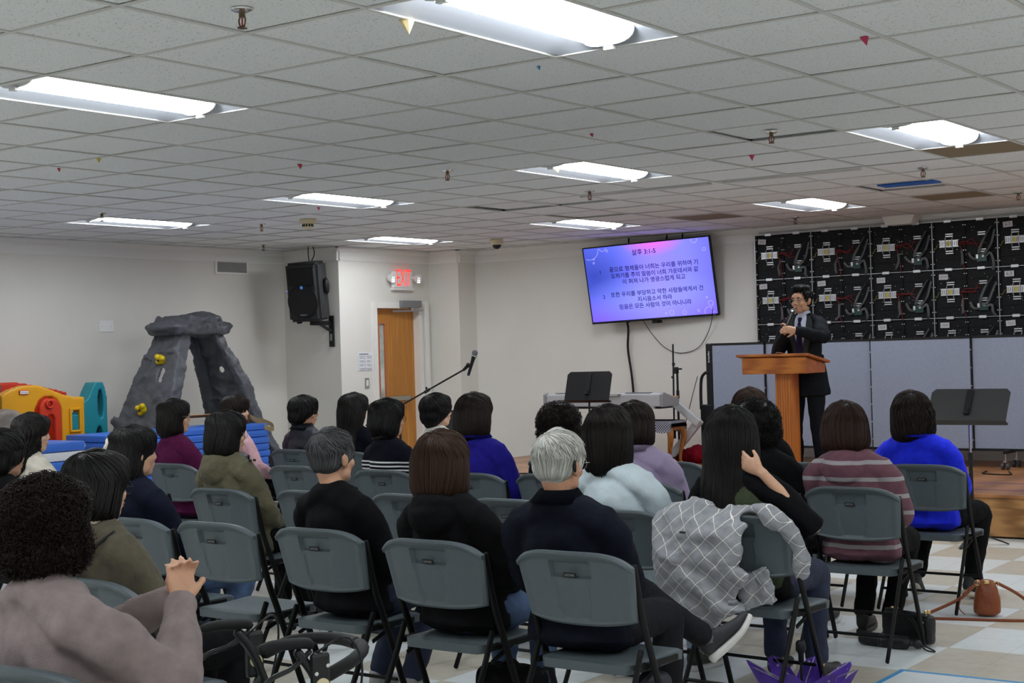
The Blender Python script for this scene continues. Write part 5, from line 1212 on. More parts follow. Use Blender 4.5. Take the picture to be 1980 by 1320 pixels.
    for k in 'RL':
        a, b, c = P['hip'+k], P['kn'+k], P['an'+k]
        loft(bm, [a, a.lerp(b, .5), b, b.lerp(c, .3), b.lerp(c, .7), b.lerp(c, .95)], [.092*wx, .082, .066, .062, .055, .052], seg=14, sub=4, cap=.35)
    mobj('trousers', remesh(bm, max(detail, .009), 3, ((.12, .02), (.05, .008))), bottom, body)
    # ---- shoes
    for k in 'RL':
        bu, bs_ = B(), B(); d = P['ft'+k]; d2 = V((d.x, d.y, d.z)); up = V((0, 0, 1)); up = (up-d2*up.dot(d2)).normalized()
        heel = P['an'+k]-up*.075-d2*.055
        if J and ('up'+k) in J: up = V(J['up'+k]); up = (up-d2*up.dot(d2)).normalized(); heel = P['an'+k]-up*.075-d2*.055
        shoe(bu, bs_, heel, d2, up)
        sh = mobj('shoe', remesh(bu, .008, 2), mat('shoe_%d' % int(sum(shoes[0])*1000), shoes[0], rough=.6, bump=.2, bscale=200), body)
        mobj('sole', remesh(bs_, .008, 2), mat('sole_%d' % int(sum(shoes[1])*1000), shoes[1], rough=.6), sh)
        if sock:
            bm = B(); c = P['an'+k]; b = P['kn'+k]; loft(bm, [c.lerp(b, -.05), c.lerp(b, .22)], [.040, .040], seg=12, sub=1); obj('sock', bm, sock, body, smooth=True)
    if extra: extra(body, P, HM)
    return body, P, HM

# ---- fabrics with patterns
def axis_pattern(name, base, line, scale, width, rot=(0, 0, 0), axes='x', noise_=.0, rough=.9, soft=False):
    m = cloth(name, base); N, L, bs = graph(m)
    col = bs.inputs['Base Color'].links[0].from_socket if bs.inputs['Base Color'].links else None
    tc = N.new('ShaderNodeTexCoord'); mp = N.new('ShaderNodeMapping'); mp.inputs['Rotation'].default_value = rot; L.new(tc.outputs['Object'], mp.inputs[0]); src = mp.outputs[0]
    if noise_:
        nz = N.new('ShaderNodeTexNoise'); nz.inputs['Scale'].default_value = 6; L.new(tc.outputs['Object'], nz.inputs[0]); ad = N.new('ShaderNodeVectorMath'); ad.operation = 'MULTIPLY_ADD'; ad.inputs[1].default_value = (noise_,)*3
        L.new(nz.outputs['Color'], ad.inputs[0]); L.new(src, ad.inputs[2]); src = ad.outputs[0]
    sp = N.new('ShaderNodeSeparateXYZ'); L.new(src, sp.inputs[0]); out = None
    for a in axes:
        k = N.new('ShaderNodeMath'); k.operation = 'MULTIPLY'; k.inputs[1].default_value = scale; L.new(sp.outputs[a.upper()], k.inputs[0])
        f = N.new('ShaderNodeMath'); f.operation = 'FRACT'; L.new(k.outputs[0], f.inputs[0]); g = N.new('ShaderNodeMath'); g.operation = 'LESS_THAN'; g.inputs[1].default_value = width; L.new(f.outputs[0], g.inputs[0])
        if out is None: out = g.outputs[0]
        else:
            mx = N.new('ShaderNodeMath'); mx.operation = 'MAXIMUM'; L.new(out, mx.inputs[0]); L.new(g.outputs[0], mx.inputs[1]); out = mx.outputs[0]
    x = N.new('ShaderNodeMixRGB'); L.new(out, x.inputs[0]); L.new(col, x.inputs[1]) if col else None; x.inputs[2].default_value = (*s2l(line), 1); L.new(x.outputs[0], bs.inputs['Base Color']); return m
def band(m, axis, lo, hi, rgb=None):
    """limit the last pattern to lo..hi on an axis (plain cloth elsewhere)"""
    N, L, bs = graph(m); last = bs.inputs['Base Color'].links[0].from_node; fac = last.inputs[0].links[0].from_socket
    tc = N.new('ShaderNodeTexCoord'); sp = N.new('ShaderNodeSeparateXYZ'); L.new(tc.outputs['Object'], sp.inputs[0])
    for op, v in (('GREATER_THAN', lo), ('LESS_THAN', hi)):
        c = N.new('ShaderNodeMath'); c.operation = op; c.inputs[1].default_value = v; L.new(sp.outputs[axis.upper()], c.inputs[0]); mu = N.new('ShaderNodeMath'); mu.operation = 'MULTIPLY'; L.new(c.outputs[0], mu.inputs[0]); L.new(fac, mu.inputs[1]); fac = mu.outputs[0]
    L.new(fac, last.inputs[0]); return m
C_jean = mat('denim', s2l((66, 88, 122)), rough=.9, bump=.3, bscale=400, var=.25, vscale=14); C_jeanl = mat('pale_denim', s2l((150, 172, 194)), rough=.9, bump=.3, bscale=400, var=.2, vscale=14); C_jeand = mat('dark_denim', s2l((34, 42, 66)), rough=.9, bump=.3, bscale=400, var=.2, vscale=14)
C_black = cloth('black_cotton', (15, 15, 17)); C_blk2 = cloth('black_knit', (14, 14, 17), bump=.35); C_char = cloth('charcoal_wool', (32, 32, 36))
C_mauve = cloth('mauve_knit', (138, 124, 122), bump=.5, scale=420); C_navy = cloth('navy_knit', (18, 22, 38), bump=.4, scale=300); C_navyj = cloth('navy_fleece', (16, 20, 31), bump=.35, scale=250); C_navyn = mat('navy_nylon', s2l((18, 21, 38)), rough=.55, bump=.3, bscale=30)
C_purple = cloth('purple_knit', (86, 26, 66)); C_parka = cloth('olive_parka', (92, 88, 68), bump=.4, scale=40); C_coat = cloth('olive_coat', (86, 80, 66), bump=.3, scale=60); C_pink = cloth('pink_blouse', (222, 176, 184), bump=.2); C_cream = cloth('cream_blouse', (206, 198, 184), bump=.5, scale=50)
C_royal = cloth('royal_blue_linen', (38, 32, 140), bump=.35, scale=90); C_cobalt = cloth('cobalt_wool', (30, 46, 224), bump=.15); C_lav = mat('lavender_nylon', s2l((156, 140, 172)), rough=.6, bump=.4, bscale=22, var=.05); C_den = mat('bleached_denim', s2l((196, 210, 216)), rough=.85, bump=.3, bscale=300, var=.08, vscale=9)
C_green = cloth('dark_green_cotton', (58, 66, 48)); C_dnavy = cloth('dark_navy_top', (16, 18, 30))
C_strip = band(axis_pattern('navy_white_stripes', (17, 19, 30), (226, 226, 226), 40, .42, axes='z'), 'z', .70, .90)
C_wafl = axis_pattern('waffle_knit', (220, 216, 206), (184, 180, 170), 70, .28, axes='xz')
C_pinks = axis_pattern('pink_grey_stripes', (112, 76, 87), (160, 155, 158), 11.5, .24, axes='z', noise_=.02)
C_tweed = axis_pattern('windowpane_tweed', (146, 148, 153), (240, 236, 226), 18, .034, rot=(0, .75, .3), axes='xz', noise_=.035)
C_tweed.node_tree.nodes['Principled BSDF'].inputs['Roughness'].default_value = .95
def acc(name, build, m, body, M=None, smooth=True):
    bm = B(); build(bm)
    if M is not None: bmesh.ops.transform(bm, matrix=M, verts=bm.verts[:])
    return obj(name, bm, m, body, smooth=smooth)
LONG = dict(hz=-.42, n=952, wid=.0032)
# --- front
def ex_mauve(b, P, HM): pass
person('woman with big dark curls in a mauve sweater, hands clasped and raised', 2.17, -2.98, -.20, (-.10, .0, .0), s=1.0, wide=1.34, hairstyle=('curly', 'darkcurl', dict(n=7500, voxel=.009, hs=.99, disp=((.04, .035),))), topm=C_mauve, bottom=C_jeand, detail=.008, thick=1.5,
       J=dict(elR=(.28, .30, .78), wrR=(.115, .42, .93), elL=(-.28, .26, .76), wrL=(.035, .45, .925), handR=((-.32, .22, .92), (-.9, .25, -.2), .28), handL=((.36, .02, .93), (.9, -.3, -.2), .26), knR=(.16, .62, .50), anR=(.16, .60, .085)), skin=1)
def ex_scarf(b, P, HM):
    m = axis_pattern('patterned_scarf', (120, 90, 70), (196, 184, 160), 60, .4, rot=(.5, .4, .6), axes='xyz', noise_=.05)
    acc('scarf', lambda bm: ring(bm, P['neck']+V((0, .0, .012)), .064, .020, 'z', 24, 8), m, b)
    acc('bag_strap', lambda bm: cable(bm, [P['shR']+V((-.03, -.03, .085)), P['shR']+V((-.05, -.105, .03)), P['chest']+V((.02, -.150, -.02)), P['waist']+V((-.10, -.15, -.02))], .006), M_black, b)
person('woman in olive coat with patterned scarf, black hair and dark glasses', 1.11, -1.97, -.12, (-0.28, -.05, 0), s=.97, wide=1.12, hairstyle=('bob', 'black', dict(hz=-.115, n=816)), topm=C_coat, bottom=C_black, topname='coat', glasses='black', extra=ex_scarf, thick=1.5, detail=.008, hood=True, collar='hood')
person('black haired woman at the left edge, only one cheek showing', -1.22, -.70, -.1, (.0, 0, 0), s=.93, hairstyle=('fullshort', 'black', dict(n=714)), topm=C_black, bottom=C_black, skin=1)
def ex_wavy(b, P, HM): acc('hair_clip', lambda bm: [ell(bm, (.085-.012*k, -.075+.004*k, -.035-.004*k), (.004, .004, .010), sub=1) for k in range(3)], M_chrome, b, HM)
person('wavy haired woman in a cream blouse beside the short mat stack', -2.66, .52, -.15, (-0.46, 0, 0), s=.96, hairstyle=('wavy', 'soft', dict(hz=-.24, n=884, disp=((.05, .02),))), topm=C_cream, bottom=C_black, topname='blouse', skin=2, extra=ex_wavy)
def ex_scrunch(b, P, HM):
    def f(bm):
        c0 = V((-.108, -.088, .040)); nrm = V((-.72, -.66, .15)).normalized(); u = nrm.cross(V((0, 0, 1))).normalized(); w_ = nrm.cross(u)
        for k in range(14):
            a = 2*PI*k/14; ell(bm, c0+u*.028*math.cos(a)+w_*.030*math.sin(a)+nrm*.006*math.sin(3*a), (.017, .017, .017), sub=2)
    bm = B(); f(bm); me = remesh(bm, .006, 1, ((.02, .012),)); me.transform(HM); mobj('scrunchie', me, mat('cream_fabric', s2l((226, 216, 200)), rough=.8, bump=.3), b)
person('woman in navy sweater with a cream scrunchie in her black hair', -.30, -.62, -.10, (-0.33, 0, 0), s=.965, wide=1.08, hairstyle=('tuck', 'black', dict(hz=-.15, n=884)), topm=C_navy, bottom=C_jean, detail=.008, extra=ex_scrunch, skin=0, J=dict(knR=(.16, .62, .50), anR=(.20, .45, .085)))
person('woman in purple turtleneck with chin length hair and metal glasses', -2.86, 1.90, -.1, (-0.40, .05, 0), s=1.02, wide=1.0, hairstyle=('bob', 'soft', dict(hz=-.135, n=782)), topm=C_purple, bottom=C_jean, collar='turtle', glasses='metal', skin=0, detail=.009)
def ex_parka(b, P, HM):
    acc('button', lambda bm: [rod(bm, P['shR']+V((.02, -.0+.03*k, .075)), P['shR']+V((.022, .0+.03*k, .085)), .009) for k in range(2)], M_dark, b)
    acc('inner_collar', lambda bm: ring(bm, P['neck']+V((0, 0, .018)), .058, .007, 'z', 24, 6), mat('white_cotton', s2l((226, 226, 226)), rough=.8), b)
person('woman in olive hooded parka with black bob and glasses', -.97, .62, -.08, (-0.38, -.03, 0), s=.985, wide=1.12, hairstyle=('bob', 'black', dict(hz=-.14, n=816)), topm=C_parka, bottom=C_black, topname='parka', hood=True, collar='hood', glasses='metal', extra=ex_parka, thick=1.6, skin=2)
def ex_clip(b, P, HM): acc('hair_clip', lambda bm: [bx(bm, (-.05+.0, -.112, .005+.012*k), (.05, .03, .010), bev=.003) for k in range(5)], mat('cream_clip', s2l((222, 214, 196)), rough=.4), b, HM)
person('woman in pale pink blouse with a cream hair clip, in profile', -3.52, 3.10, -.35, (-0.63, .0, 0), s=.99, wide=.92, hairstyle=('half', 'dark', dict(hz=-.10, n=714)), topm=C_pink, bottom=C_black, topname='blouse', extra=ex_clip, skin=2)
person('woman with short black hair and glasses in a navy nylon jacket', -2.90, 3.28, -.1, (-0.33, .0, 0), s=.965, wide=1.08, hairstyle=('fullshort', 'black', dict(n=714)), topm=C_navyn, bottom=C_black, topname='jacket', collar='shirt', glasses='black', thick=1.3, skin=1)
person('woman with long dark hair sitting in front of the notice', -2.27, 3.20, .05, (.12, .0, .05), s=1.0, wide=.9, hairstyle=('long', 'soft', LONG), topm=C_dnavy, bottom=C_black, skin=2)
person('woman with black bob and glasses in navy sweater with white stripes', -.86, 1.92, -.12, (-0.40, .0, 0), s=1.01, wide=1.04, hairstyle=('bob', 'black', dict(hz=-.105, n=782)), topm=C_strip, bottom=C_black, glasses='black', skin=0)
def ex_ear(b, P, HM): acc('earring', lambda bm: ell(bm, (.088, .004, -.045), (.005, .005, .005), sub=1), M_chrome, b, HM)
person('woman with short black hair in white waffle knit sweater', -1.47, 3.18, -.25, (-.28, .05, 0), s=.985, wide=1.02, hairstyle=('fullshort', 'black', dict(n=714)), topm=C_wafl, bottom=C_black, extra=ex_ear, skin=2, J=dict(elR=(.25, .28, .74), wrR=(.10, .42, .90), elL=(-.25, .28, .74), wrL=(.03, .42, .89), handR=((-.4, .2, .8), (-.9, 0, -.2), .5), handL=((.4, .2, .8), (.9, 0, -.2), .5)))
person('woman with glossy dark bob in a royal blue shirt', -.13, 1.92, -.02, (-.02, .0, 0), s=1.075, wide=1.06, hairstyle=('bob', 'dark', dict(hz=-.155, n=952)), topm=C_royal, bottom=C_jean, topname='shirt', collar='shirt', skin=2)
# --- second half of the front rows
person('grey haired man in a black sweater and jeans', .97, -.58, -.10, (-.22, .03, .0), s=.965, wide=1.16, hairstyle=('short', 'grey', dict(n=1500, wid=.0022, hs=1.05)), topm=C_blk2, bottom=C_jeand, skin=1, shoes=((.36, .36, .36), (.62, .62, .60)), detail=.008, J=dict(anR=(.03, .50, .085), anL=(-.20, .52, .085), ftR=(-.55, .8, 0), ftL=(-.2, 1, 0)))
person('woman with reddish brown bob in a black hoodie', 1.66, -.66, -.02, (.02, .02, 0), s=.96, wide=1.1, hairstyle=('bob', 'red', dict(hz=-.15, n=1054)), topm=C_black, bottom=C_jean, topname='hoodie', hood=True, collar='hood', thick=1.25, detail=.008)
C_sock = cloth('grey_sock', (104, 104, 108), bump=.6, scale=200)
def ex_aid(b, P, HM):
    acc('hearing_aid', lambda bm: loft(bm, [(.090, -.028, .022), (.091, -.030, .0), (.090, -.024, -.018)], [.006, .008, .005], seg=8), M_black, b, HM)
    bm = B(); loft(bm, [(.30, .22, .34), (.29, .18, .18), (.27, .14, .06)], [.05, .06, .03], [.10, .13, .08], seg=14); mobj('jacket_tail', remesh(bm, .01, 3, ((.08, .02),)), C_navyn, b)
    # crossed leg's sneaker trim
person('white haired man in a navy jacket with one sneaker crossed over', 2.27, -.72, .02, (-.30, -.02, .02), s=.985, wide=1.22, hairstyle=('short', 'white', dict(n=2000, wid=.0022, hs=1.06)), topm=C_navyj, bottom=C_char, topname='jacket', collar='shirt', glasses='metal', skin=3, thick=1.35, detail=.008, extra=ex_aid, sock=C_sock,
       shoes=((.022, .024, .028), (.66, .64, .62)), J=dict(knL=(.02, .56, .60), anL=(.215, .82, .375), ftL=(.57, .41, .62), upL=(-.55, -.2, .80), hipL=(-.08, .22, .53), knR=(.15, .60, .50), anR=(.16, .60, .085)))
person('woman with loose dark curls facing the keyboard, mostly hidden', .46, 1.98, .0, (.05, -.12, 0), s=.935, hairstyle=('curly', 'darkcurl', dict(n=2600, voxel=.01, disp=((.035, .022),))), topm=C_navy, bottom=C_black)
def ex_rh(b, P, HM):
    acc('hair_clip', lambda bm: [ell(bm, (-.03+.016*(k % 4)+.004*(k//4), -.128+.003*(k//4), -.065-.014*(k//4)), (.0035, .0035, .0035), sub=1) for k in range(11)], M_chrome, b, HM)
person('woman in pale bleached denim shirt with rhinestone clip in dark hair', 1.73, .50, -.08, (-.08, .06, 0), s=1.05, wide=1.12, hairstyle=('half', 'soft', dict(hz=-.185, n=1054)), topm=C_den, bottom=C_jeanl, topname='shirt', collar='crew', extra=ex_rh, detail=.008,
       J=dict(elR=(.26, .22, .70), wrR=(.13, .46, .60), knR=(.12, .62, .50)))
person('woman with dark bob in a lavender jacket', 1.14, 1.72, -.02, (-.02, -.03, 0), s=.985, wide=1.14, hairstyle=('bob', 'dark', dict(hz=-.12, n=816)), topm=C_lav, bottom=C_black, topname='jacket', collar='shirt', thick=1.3)
def ex_vest(b, P, HM):
    bm = B(); loft(bm, [P['pelvis']-V((0, 0, .03)), P['waist'], P['chest'], P['shl']-V((0, 0, .01))], [.185, .172, .180, .120], [.135, .132, .136, .105], ref=(1, 0, 0), seg=20, power=2.3); mobj('vest', remesh(bm, .010, 3, ((.12, .02),)), C_green, b)
person('woman with very long black hair reaching a hand to her neck', 2.36, .52, -.05, (.06, -.05, 0), s=1.04, wide=1.06, hairstyle=('long', 'black', dict(hz=-.43, n=1190, wid=.0032)), topm=C_blk2, bottom=C_jeand, topname='cardigan', extra=ex_vest, detail=.008, arms=dict(R='short'),
       J=dict(elR=(.335, .17, .765), wrR=(.150, .045, 1.015), handR=((-.80, -.12, .45), (-.1, .95, .25), .30), wrL=(.02, .42, .60), ftR=(.1, 1, 0)))
person('reddish haired woman beyond the black curls, only hair top showing', 1.13, 3.18, 0, (0, 0, 0), s=1.02, hairstyle=('bob', 'red', dict(hz=-.14, n=782)), topm=C_black, bottom=C_black)
def ex_col(b, P, HM): acc('patterned_collar', lambda bm: ring(bm, P['neck']+V((0, 0, .0)), .066, .010, 'z', 28, 6), axis_pattern('black_white_print', (30, 30, 30), (220, 220, 220), 70, .5, rot=(.6, .5, .4), axes='xyz'), b)
person('woman with short black curls in a black top with printed collar', 1.86, 1.78, .02, (.12, -.04, .04), s=.975, wide=1.08, hairstyle=('curly', 'black', dict(n=2600, voxel=.009, disp=((.04, .012),))), topm=C_black, bottom=C_black, extra=ex_col, skin=1)
def ex_anklet(b, P, HM): pass
person('woman with dark brown bob in a pink and grey striped hooded knit', 2.36, 1.80, .02, (.03, .0, 0), s=.968, wide=1.14, hairstyle=('bob', 'brown', dict(hz=-.13, n=952)), topm=C_pinks, bottom=C_black, topname='hoodie', hood=True, collar='hood', thick=1.3, shoes=((.02, .02, .022), (.03, .03, .03)), detail=.008, J=dict(anR=(.03, .50, .085), anL=(-.12, .50, .085)))
person('woman with wavy dark bob in a cobalt blue blazer', 2.20, 3.16, .0, (.04, .0, 0), s=.97, wide=1.14, hairstyle=('wavy', 'dark', dict(hz=-.165, n=884, disp=((.05, .014),))), topm=C_cobalt, bottom=C_black, topname='blazer', collar='shirt', thick=1.25, shoes=((.02, .02, .025), (.55, .52, .44)), detail=.008,
       J=dict(knR=(.20, .60, .50), anR=(.19, .42, .10), ftR=(.45, .85, -.25), anL=(-.16, .44, .10), knL=(-.13, .60, .50), ftL=(-.15, .9, -.5)))

# ------------------------------------------------------------------ the speaker behind the lectern
def ex_speaker(b, P, HM):
    M_sh = cloth('pale_blue_shirt', (196, 204, 224), bump=.1); M_tie = cloth('navy_tie', (34, 30, 62), bump=.1)
    c = P['chest']; yf = .125
    acc('shirt_front', lambda bm: loft(bm, [(0, c.y+.118, c.z-.20), (0, c.y+.128, c.z-.02), (0, c.y+.118, c.z+.11), (0, c.y+.095, c.z+.175), (0, c.y+.062, c.z+.215)], [.028, .046, .052, .054, .050], [.012, .014, .02, .022, .02], ref=(1, 0, 0), seg=14), M_sh, b)
    acc('shirt_collar', lambda bm: loft(bm, [P['neck']+V((0, .006, -.02)), P['neck']+V((0, .006, .030))], [.066, .060], [.064, .058], seg=20, sub=1, cap=.15), M_sh, b)
    acc('necktie', lambda bm: (loft(bm, [(0, c.y+.108, c.z+.190), (0, c.y+.126, c.z+.160)], [.021, .014], [.014, .012], ref=(1, 0, 0), seg=10, sub=1), loft(bm, [(0, c.y+.135, c.z+.15), (0, c.y+.150, c.z-.02), (0, c.y+.140, c.z-.22)], [.015, .028, .036], [.006]*3, ref=(1, 0, 0), seg=10)), M_tie, b)
    for s_ in (-1, 1):
        acc('lapel', lambda bm: loft(bm, [(s_*.060, c.y+.070, c.z+.21), (s_*.080, c.y+.108, c.z+.10), (s_*.052, c.y+.136, c.z-.08), (s_*.030, c.y+.128, c.z-.22)], [.018, .034, .026, .008], [.006]*4, ref=(s_*1, -.3, .3), seg=10), mat('suit_lapel', s2l((26, 29, 35)), rough=.8), b)
    bm = B(); loft(bm, [P['waist']+V((0, -.01, .05)), P['pelvis']+V((0, -.01, .06)), P['pelvis']+V((0, -.02, -.07)), P['pelvis']+V((0, -.025, -.18))], [.165, .182, .200, .215], [.125, .142, .155, .165], ref=(1, 0, 0), seg=20, cap=.1, power=2.3)
    mobj('jacket_skirt', remesh(bm, .01, 3, ((.15, .02),)), C_suit, b)
    acc('mouth', lambda bm: ell(bm, (0.002, .0985, -.060), (.014, .006, .006), sub=2), mat('mouth_dark', (.06, .015, .015), rough=.4), b, HM)
    acc('teeth', lambda bm: bx(bm, (.002, .1025, -.0575), (.018, .003, .004)), mat('teeth', (.75, .73, .68), rough=.3), b, HM)
    acc('belt_buckle', lambda bm: bx(bm, (0, P['pelvis'].y+.165, P['pelvis'].z+.035), (.05, .012, .03), bev=.004), M_steel, b)
C_suit = cloth('dark_suit', (24, 27, 32), bump=.12, scale=400)
spy = PI+.10
sp_J = dict(pelvis=(0, 0, .93), waist=(0, .005, 1.06), chest=(0, .0, 1.25), shl=(0, -.01, 1.415), neck=(0, 0, 1.475), hpiv=(0, .02, 1.515), shR=(.158, 0, 1.395), shL=(-.158, 0, 1.395),
            elR=(.235, .10, 1.11), wrR=(.095, .27, 1.30), elL=(-.235, .19, 1.265), wrL=(-.055, .365, 1.335), hipR=(.09, 0, .90), hipL=(-.09, 0, .90), knR=(.10, .02, .50), knL=(-.10, .02, .50), anR=(.11, -.03, .09), anL=(-.12, -.03, .09), ftR=(.25, .97, 0), ftL=(-.25, .97, 0),
            handR=((-.35, .35, .85), (-.8, -.35, -.1), .8), handL=((.92, .38, .10), (.25, -.85, -.35), .20))
spk, sP, sHM = person('man in dark suit and glasses speaking behind the lectern', -.33, 7.17, spy, (-.25, -.04, .0), s=1., wide=.96, hairstyle=('man', 'black', dict(n=1400, wid=.0026, hs=1.03, disp=((.03, .008),))), topm=C_suit, bottom=C_suit, topname='jacket', collar='none', glasses='metal', skin=1, base_z=SZ, pose='stand', J=sp_J, look=False, extra=ex_speaker, detail=.008, thick=1.1, shoes=((.012, .012, .012), (.01, .01, .01)))
Ms = at(-.33, 7.17, SZ) @ Matrix.Rotation(spy, 4, 'Z')
hp = Ms @ V((.045, .315, 1.395)); mouth = Ms @ (sHM @ V((.0, .135, -.075)))
dmv = (mouth-hp).normalized(); microphone('microphone', 'handheld microphone the speaker holds up to his mouth', hp-dmv*.05, mouth, 'handheld microphones')
# ================================================================== BAGS, UMBRELLAS, WALKER, JACKET
t = thing('tweed_jacket', 'grey windowpane tweed jacket draped over a folding chair back', 'jacket', (2.38, .45, 0))
bm = B()
# body hanging over the outside of the back, gathered to the left
loft(bm, [(-.06, -.02, .86), (-.10, -.075, .80), (-.15, -.095, .70), (-.15, -.09, .60), (-.10, -.075, .50), (-.03, -.06, .44)], [.19, .21, .20, .20, .20, .22], [.030, .045, .055, .050, .040, .025], ref=(1, 0, 0), seg=18, power=2.4)
loft(bm, [(-.02, .02, .855), (.10, .0, .868), (.20, .01, .83), (.245, .05, .76), (.255, .09, .66), (.24, .13, .585)], [.055, .045, .045, .045, .042, .04], [.035, .035, .04, .04, .035, .03], ref=(0, 1, 0), seg=14)   # sleeve over the right corner
loft(bm, [(-.20, -.03, .84), (-.28, -.04, .82), (-.32, -.05, .75), (-.28, -.09, .68), (-.20, -.12, .66)], [.06, .07, .065, .06, .05], [.05, .06, .06, .05, .04], ref=(0, 1, 0), seg=14)   # shoulder bulging past the left side
loft(bm, [(.02, -.03, .875), (-.01, -.085, .80), (-.04, -.11, .72), (-.07, -.12, .66)], [.06, .07, .065, .03], [.025, .03, .03, .02], ref=(1, 0, 0), seg=14)  # lapel
loft(bm, [(-.11, -.05, .89), (-.17, -.10, .80), (-.20, -.12, .72)], [.05, .05, .04], [.03, .03, .025], ref=(1, 0, 0), seg=14)
loft(bm, [(-.14, -.10, .60), (-.16, -.10, .50), (-.06, -.08, .455), (.06, -.05, .45)], [.13, .12, .07, .05], [.035, .03, .03, .02], ref=(1, 0, 0), seg=14)
loft(bm, [(.06, .03, .60), (.09, .02, .52), (.11, .02, .455)], [.08, .085, .09], [.015, .015, .012], ref=(1, 0, 0), seg=14)
mobj('cloth_body', remesh(bm, .008, 3, ((.14, .045), (-.22, .018), (.05, .016))), C_tweed, t)
bm = B(); bx(bm, (-.17, -.152, .775), (.028, .004, .008)); obj('brand_tag', bm, M_dark, t)
# tan handbag
M_tan = mat('tan_leather', s2l((138, 70, 34)), rough=.42, bump=.2, bscale=120, var=.1); M_gold = mat('gold_metal', (.75, .55, .25), rough=.25, metal=1.)
t = thing('handbag', 'tan leather handbag with long strap on the floor under the blue blazer', 'bag', (2.60, 3.06, 0), .3)
bm = B(); loft(bm, [(0, 0, .02), (0, 0, .08), (0, 0, .16), (0, 0, .20)], [.072, .074, .056, .040], [.055, .058, .045, .02], ref=(1, 0, 0), seg=20, power=2.6, cap=.3); mobj('body', remesh(bm, .007, 2, ((.05, .012),)), M_tan, t)
bm = B(); loft(bm, [(-.06, -.04, .18), (-.15, -.06, .10), (-.34, -.10, .012), (-.36, -.16, .008), (-.1, -.17, .008), (.20, -.16, .008), (.30, -.08, .008), (.26, -.02, .05), (.16, .0, .13), (.05, 0, .19)], [.009]*10, [.0025]*10, ref=(0, 0, 1), seg=8, sub=6); obj('shoulder_strap', bm, M_tan, t, smooth=True)
bm = B(); loft(bm, [(-.05, -.03, .19), (-.12, -.06, .14), (-.15, -.08, .06), (-.12, -.09, .02)], [.010]*4, [.003]*4, ref=(0, 1, 0), seg=8, sub=6); obj('handle', bm, M_tan, t, smooth=True)
bm = B(); ring(bm, (.048, -.02, .185), .014, .003, 'y'); ring(bm, (-.05, -.03, .19), .014, .003, 'y'); bx(bm, (0, -.03, .195), (.03, .012, .02), bev=.003); obj('clasp', bm, M_gold, t, smooth=True)
# black handbag + folded umbrella
M_bl = mat('black_leather', (.009, .009, .010), rough=.42, spec=.35, bump=.25, bscale=150)
t = thing('handbag', 'black leather handbag with gold studs lying under the pink striped knit', 'bag', (2.49, 2.14, 0), -.25)
bm = B(); bx(bm, (0, 0, .085), (.30, .075, .155), bev=.025, seg=3); mobj('body', remesh(bm, .007, 2, ((.08, .014),)), M_bl, t)
bm = B(); loft(bm, [(-.12, -.03, .165), (.0, -.05, .17), (.08, -.06, .12), (.12, -.07, .04), (.13, -.09, .006)], [.011]*5, [.003]*5, ref=(0, 0, 1), seg=8, sub=6); obj('strap', bm, M_bl, t, smooth=True)
bm = B()
for p in ((.115, -.042, .125), (.115, -.042, .10)): ell(bm, p, (.006, .004, .006), sub=2)
for p in ((.105, -.0, .172), (.125, .0, .176), (-.10, .0, .172), (-.07, 0, .17)): bx(bm, p, (.008, .02, .018), bev=.002)
obj('stud', bm, M_gold, t)
t = thing('folded_umbrella', 'black folded compact umbrella lying in front of the black handbag', 'umbrella', (2.42, 1.99, .035), -.12)
bm = B(); loft(bm, [(-.13, 0, 0), (-.12, 0, 0), (.10, 0, 0), (.13, 0, 0)], [.022, .034, .034, .024], seg=16); mobj('sleeve', remesh(bm, .006, 2, ((.03, .008),)), M_black, t)
bm = B(); rod(bm, (.13, 0, 0), (.17, 0, 0), .016); ell(bm, (.18, 0, 0), (.022, .024, .024)); obj('handle', bm, M_bl, t, smooth=True)
bm = B(); cable(bm, [(.19, 0, 0), (.24, -.02, -.02), (.27, .01, -.028), (.23, .03, -.02), (.19, .01, 0)], .004); obj('wrist_loop', bm, M_black, t, smooth=True)
bm = B()
for k in range(2): ring(bm, (-.02+.014*k, 0, 0), .0345, .002, 'x', 24)
obj('binding', bm, mat('grey_trim', (.10, .11, .12), rough=.5), t)
# purple polka dot umbrella standing half open, handle up
M_pol = mat('polka_purple', s2l((118, 80, 196)), rough=.5); N, L, bs = graph(M_pol); tc = N.new('ShaderNodeTexCoord'); vo = N.new('ShaderNodeTexVoronoi'); vo.inputs['Scale'].default_value = 26; vo.inputs['Randomness'].default_value = .45; L.new(tc.outputs['Object'], vo.inputs[0])
r_ = N.new('ShaderNodeValToRGB'); r_.color_ramp.elements[0].position = .16; r_.color_ramp.elements[0].color = (.62, .58, .72, 1); r_.color_ramp.elements[1].position = .19; r_.color_ramp.elements[1].color = (*s2l((118, 80, 196)), 1); L.new(vo.outputs['Distance'], r_.inputs[0]); L.new(r_.outputs[0], bs.inputs['Base Color'])
t = thing('polka_umbrella', 'purple polka dot umbrella half folded on the floor under jacket chair', 'umbrella', (2.60, .60, .0), .1)
bm = B(); n = 8; ringsV = []
for q, (rad, z) in enumerate(((.02, .02), (.10, .035), (.19, .07), (.25, .115))):
    rr_ = []
    for k in range(n*6):
        a = 2*PI*k/(n*6); rib = abs(math.cos(a*n/2)); rr_.append(bm.verts.new((rad*math.cos(a)*(.62+.38*rib), rad*.72*math.sin(a)*(.62+.38*rib), z+(.05*rib if q == 3 else .0)+(.03*rib*q/3))))
    ringsV.append(rr_)
for r0, r1 in zip(ringsV, ringsV[1:]):
    for k in range(n*6): bm.faces.new((r0[k], r0[(k+1) % (n*6)], r1[(k+1) % (n*6)], r1[k]))
